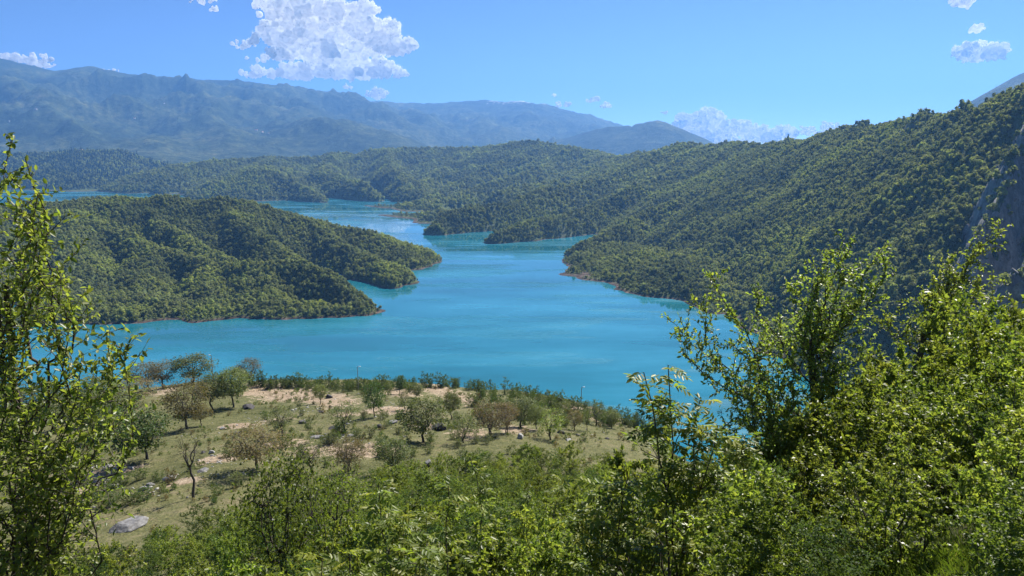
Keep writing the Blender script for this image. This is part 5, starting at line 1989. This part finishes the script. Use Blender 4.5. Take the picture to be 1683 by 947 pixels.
cloud('big cumulus cloud with stacked bright heads and blue grey bases above the mountains', [
    (500, 14, 90, 22, 20), (440, 8, 30, 14, 6), (585, 32, 48, 28, 14), (625, 55, 42, 22, 10), (470, 58, 62, 24, 16), (405, 74, 24, 9, 6), (540, 80, 104, 24, 30), (520, 56, 90, 20, 26), (490, 36, 60, 16, 12), (550, 40, 60, 18, 14), (600, 60, 60, 20, 12), (560, 98, 90, 14, 14), (650, 80, 40, 16, 10), (672, 76, 20, 14, 6),
    (440, 96, 40, 8, 7), (560, 105, 90, 14, 14), (430, 120, 40, 12, 10), (500, 118, 60, 16, 16), (600, 118, 66, 18, 18), (550, 118, 60, 14, 12), (655, 122, 18, 10, 5)], 1)
cloud('small cloud just touching the mountain crest under the big cumulus', [(620, 155, 18, 11, 8)], 2, 56000)
cloud('small wisp at the mountain crest below the middle of the big cumulus', [(572, 142, 10, 5, 5)], 3, 56000)
cloud('flat white cloud behind the mountain at the far left', [(45, 98, 46, 10, 12), (15, 94, 24, 8, 6), (75, 106, 20, 7, 5)], 4)
cloud('tiny white cloud peeping over the left mountain crest', [(182, 117, 16, 5, 5)], 5)
cloud('tiny faint cloud low over the left mountain saddle', [(238, 126, 6, 4, 3)], 6)
cloud('cloud cut by the top of the picture left of the big cumulus', [(335, 2, 24, 7, 6), (352, 15, 11, 5, 4)], 7)
cloud('small cloud left one of a pair over the far ridge', [(925, 172, 15, 7, 5), (911, 158, 6, 4, 3)], 8)
cloud('small cloud right one of a pair over the far ridge', [(975, 165, 14, 7, 5), (996, 174, 11, 6, 4)], 9)
cloud('tiny cloud above the pointed blue mountain', [(1093, 185, 9, 4, 4)], 10)
cloud('long bank of cumulus rising behind the saddle of the wooded ridge', [(1125, 200, 20, 16, 8), (1165, 198, 32, 18, 12), (1160, 222, 60, 20, 14), (1195, 208, 24, 14, 8), (1220, 212, 18, 14, 7), (1250, 222, 40, 16, 10), (1290, 218, 30, 12, 8), (1330, 216, 26, 10, 7), (1362, 210, 20, 11, 6), (1240, 235, 90, 10, 14)], 11)
cloud('puffy white cloud hanging above the grey summit at the right', [(1610, 86, 44, 18, 14), (1592, 84, 26, 12, 7), (1640, 82, 18, 14, 6)], 12)
cloud('little cloud just above the puffy white one', [(1604, 49, 14, 8, 5)], 13)
cloud('cloud cut by the top of the picture near the right corner', [(1585, 4, 28, 10, 7)], 14)
#@@END

# ------------------------------------------------------------------ haze
def haze():
    x0, x1, y0, y1, z0, z1 = -15700, 15700, -15700, 15700, -16, 1420
    v = np.array([[x0, y0, z0], [x1, y0, z0], [x1, y1, z0], [x0, y1, z0], [x0, y0, z1], [x1, y0, z1], [x1, y1, z1], [x0, y1, z1]], float)
    f = np.array([[0, 3, 2, 1], [4, 5, 6, 7], [0, 1, 5, 4], [1, 2, 6, 5], [2, 3, 7, 6], [3, 0, 4, 7]])
    m, N, L = new_mat('haze_air')
    pv = nd(N, 'ShaderNodeVolumePrincipled')
    pv.inputs['Color'].default_value = (.18, .45, .98, 1)
    pv.inputs['Density'].default_value = HAZE_DENSITY
    pv.inputs['Anisotropy'].default_value = 0.25
    out = nd(N, 'ShaderNodeOutputMaterial')
    L.new(pv.outputs[0], out.inputs['Volume'])
    o = link('haze', np_mesh('haze', v, f, m))
    tag(o, 'thin blue haze filling the air over the valley', 'haze', kind='stuff')


HAZE_DENSITY = 7.8e-5
haze()

for o in S.objects:
    if 'label' in o and not 4 <= len(o['label'].replace(',', '').split()) <= 16:
        print('LABEL', o.name, o['label'])
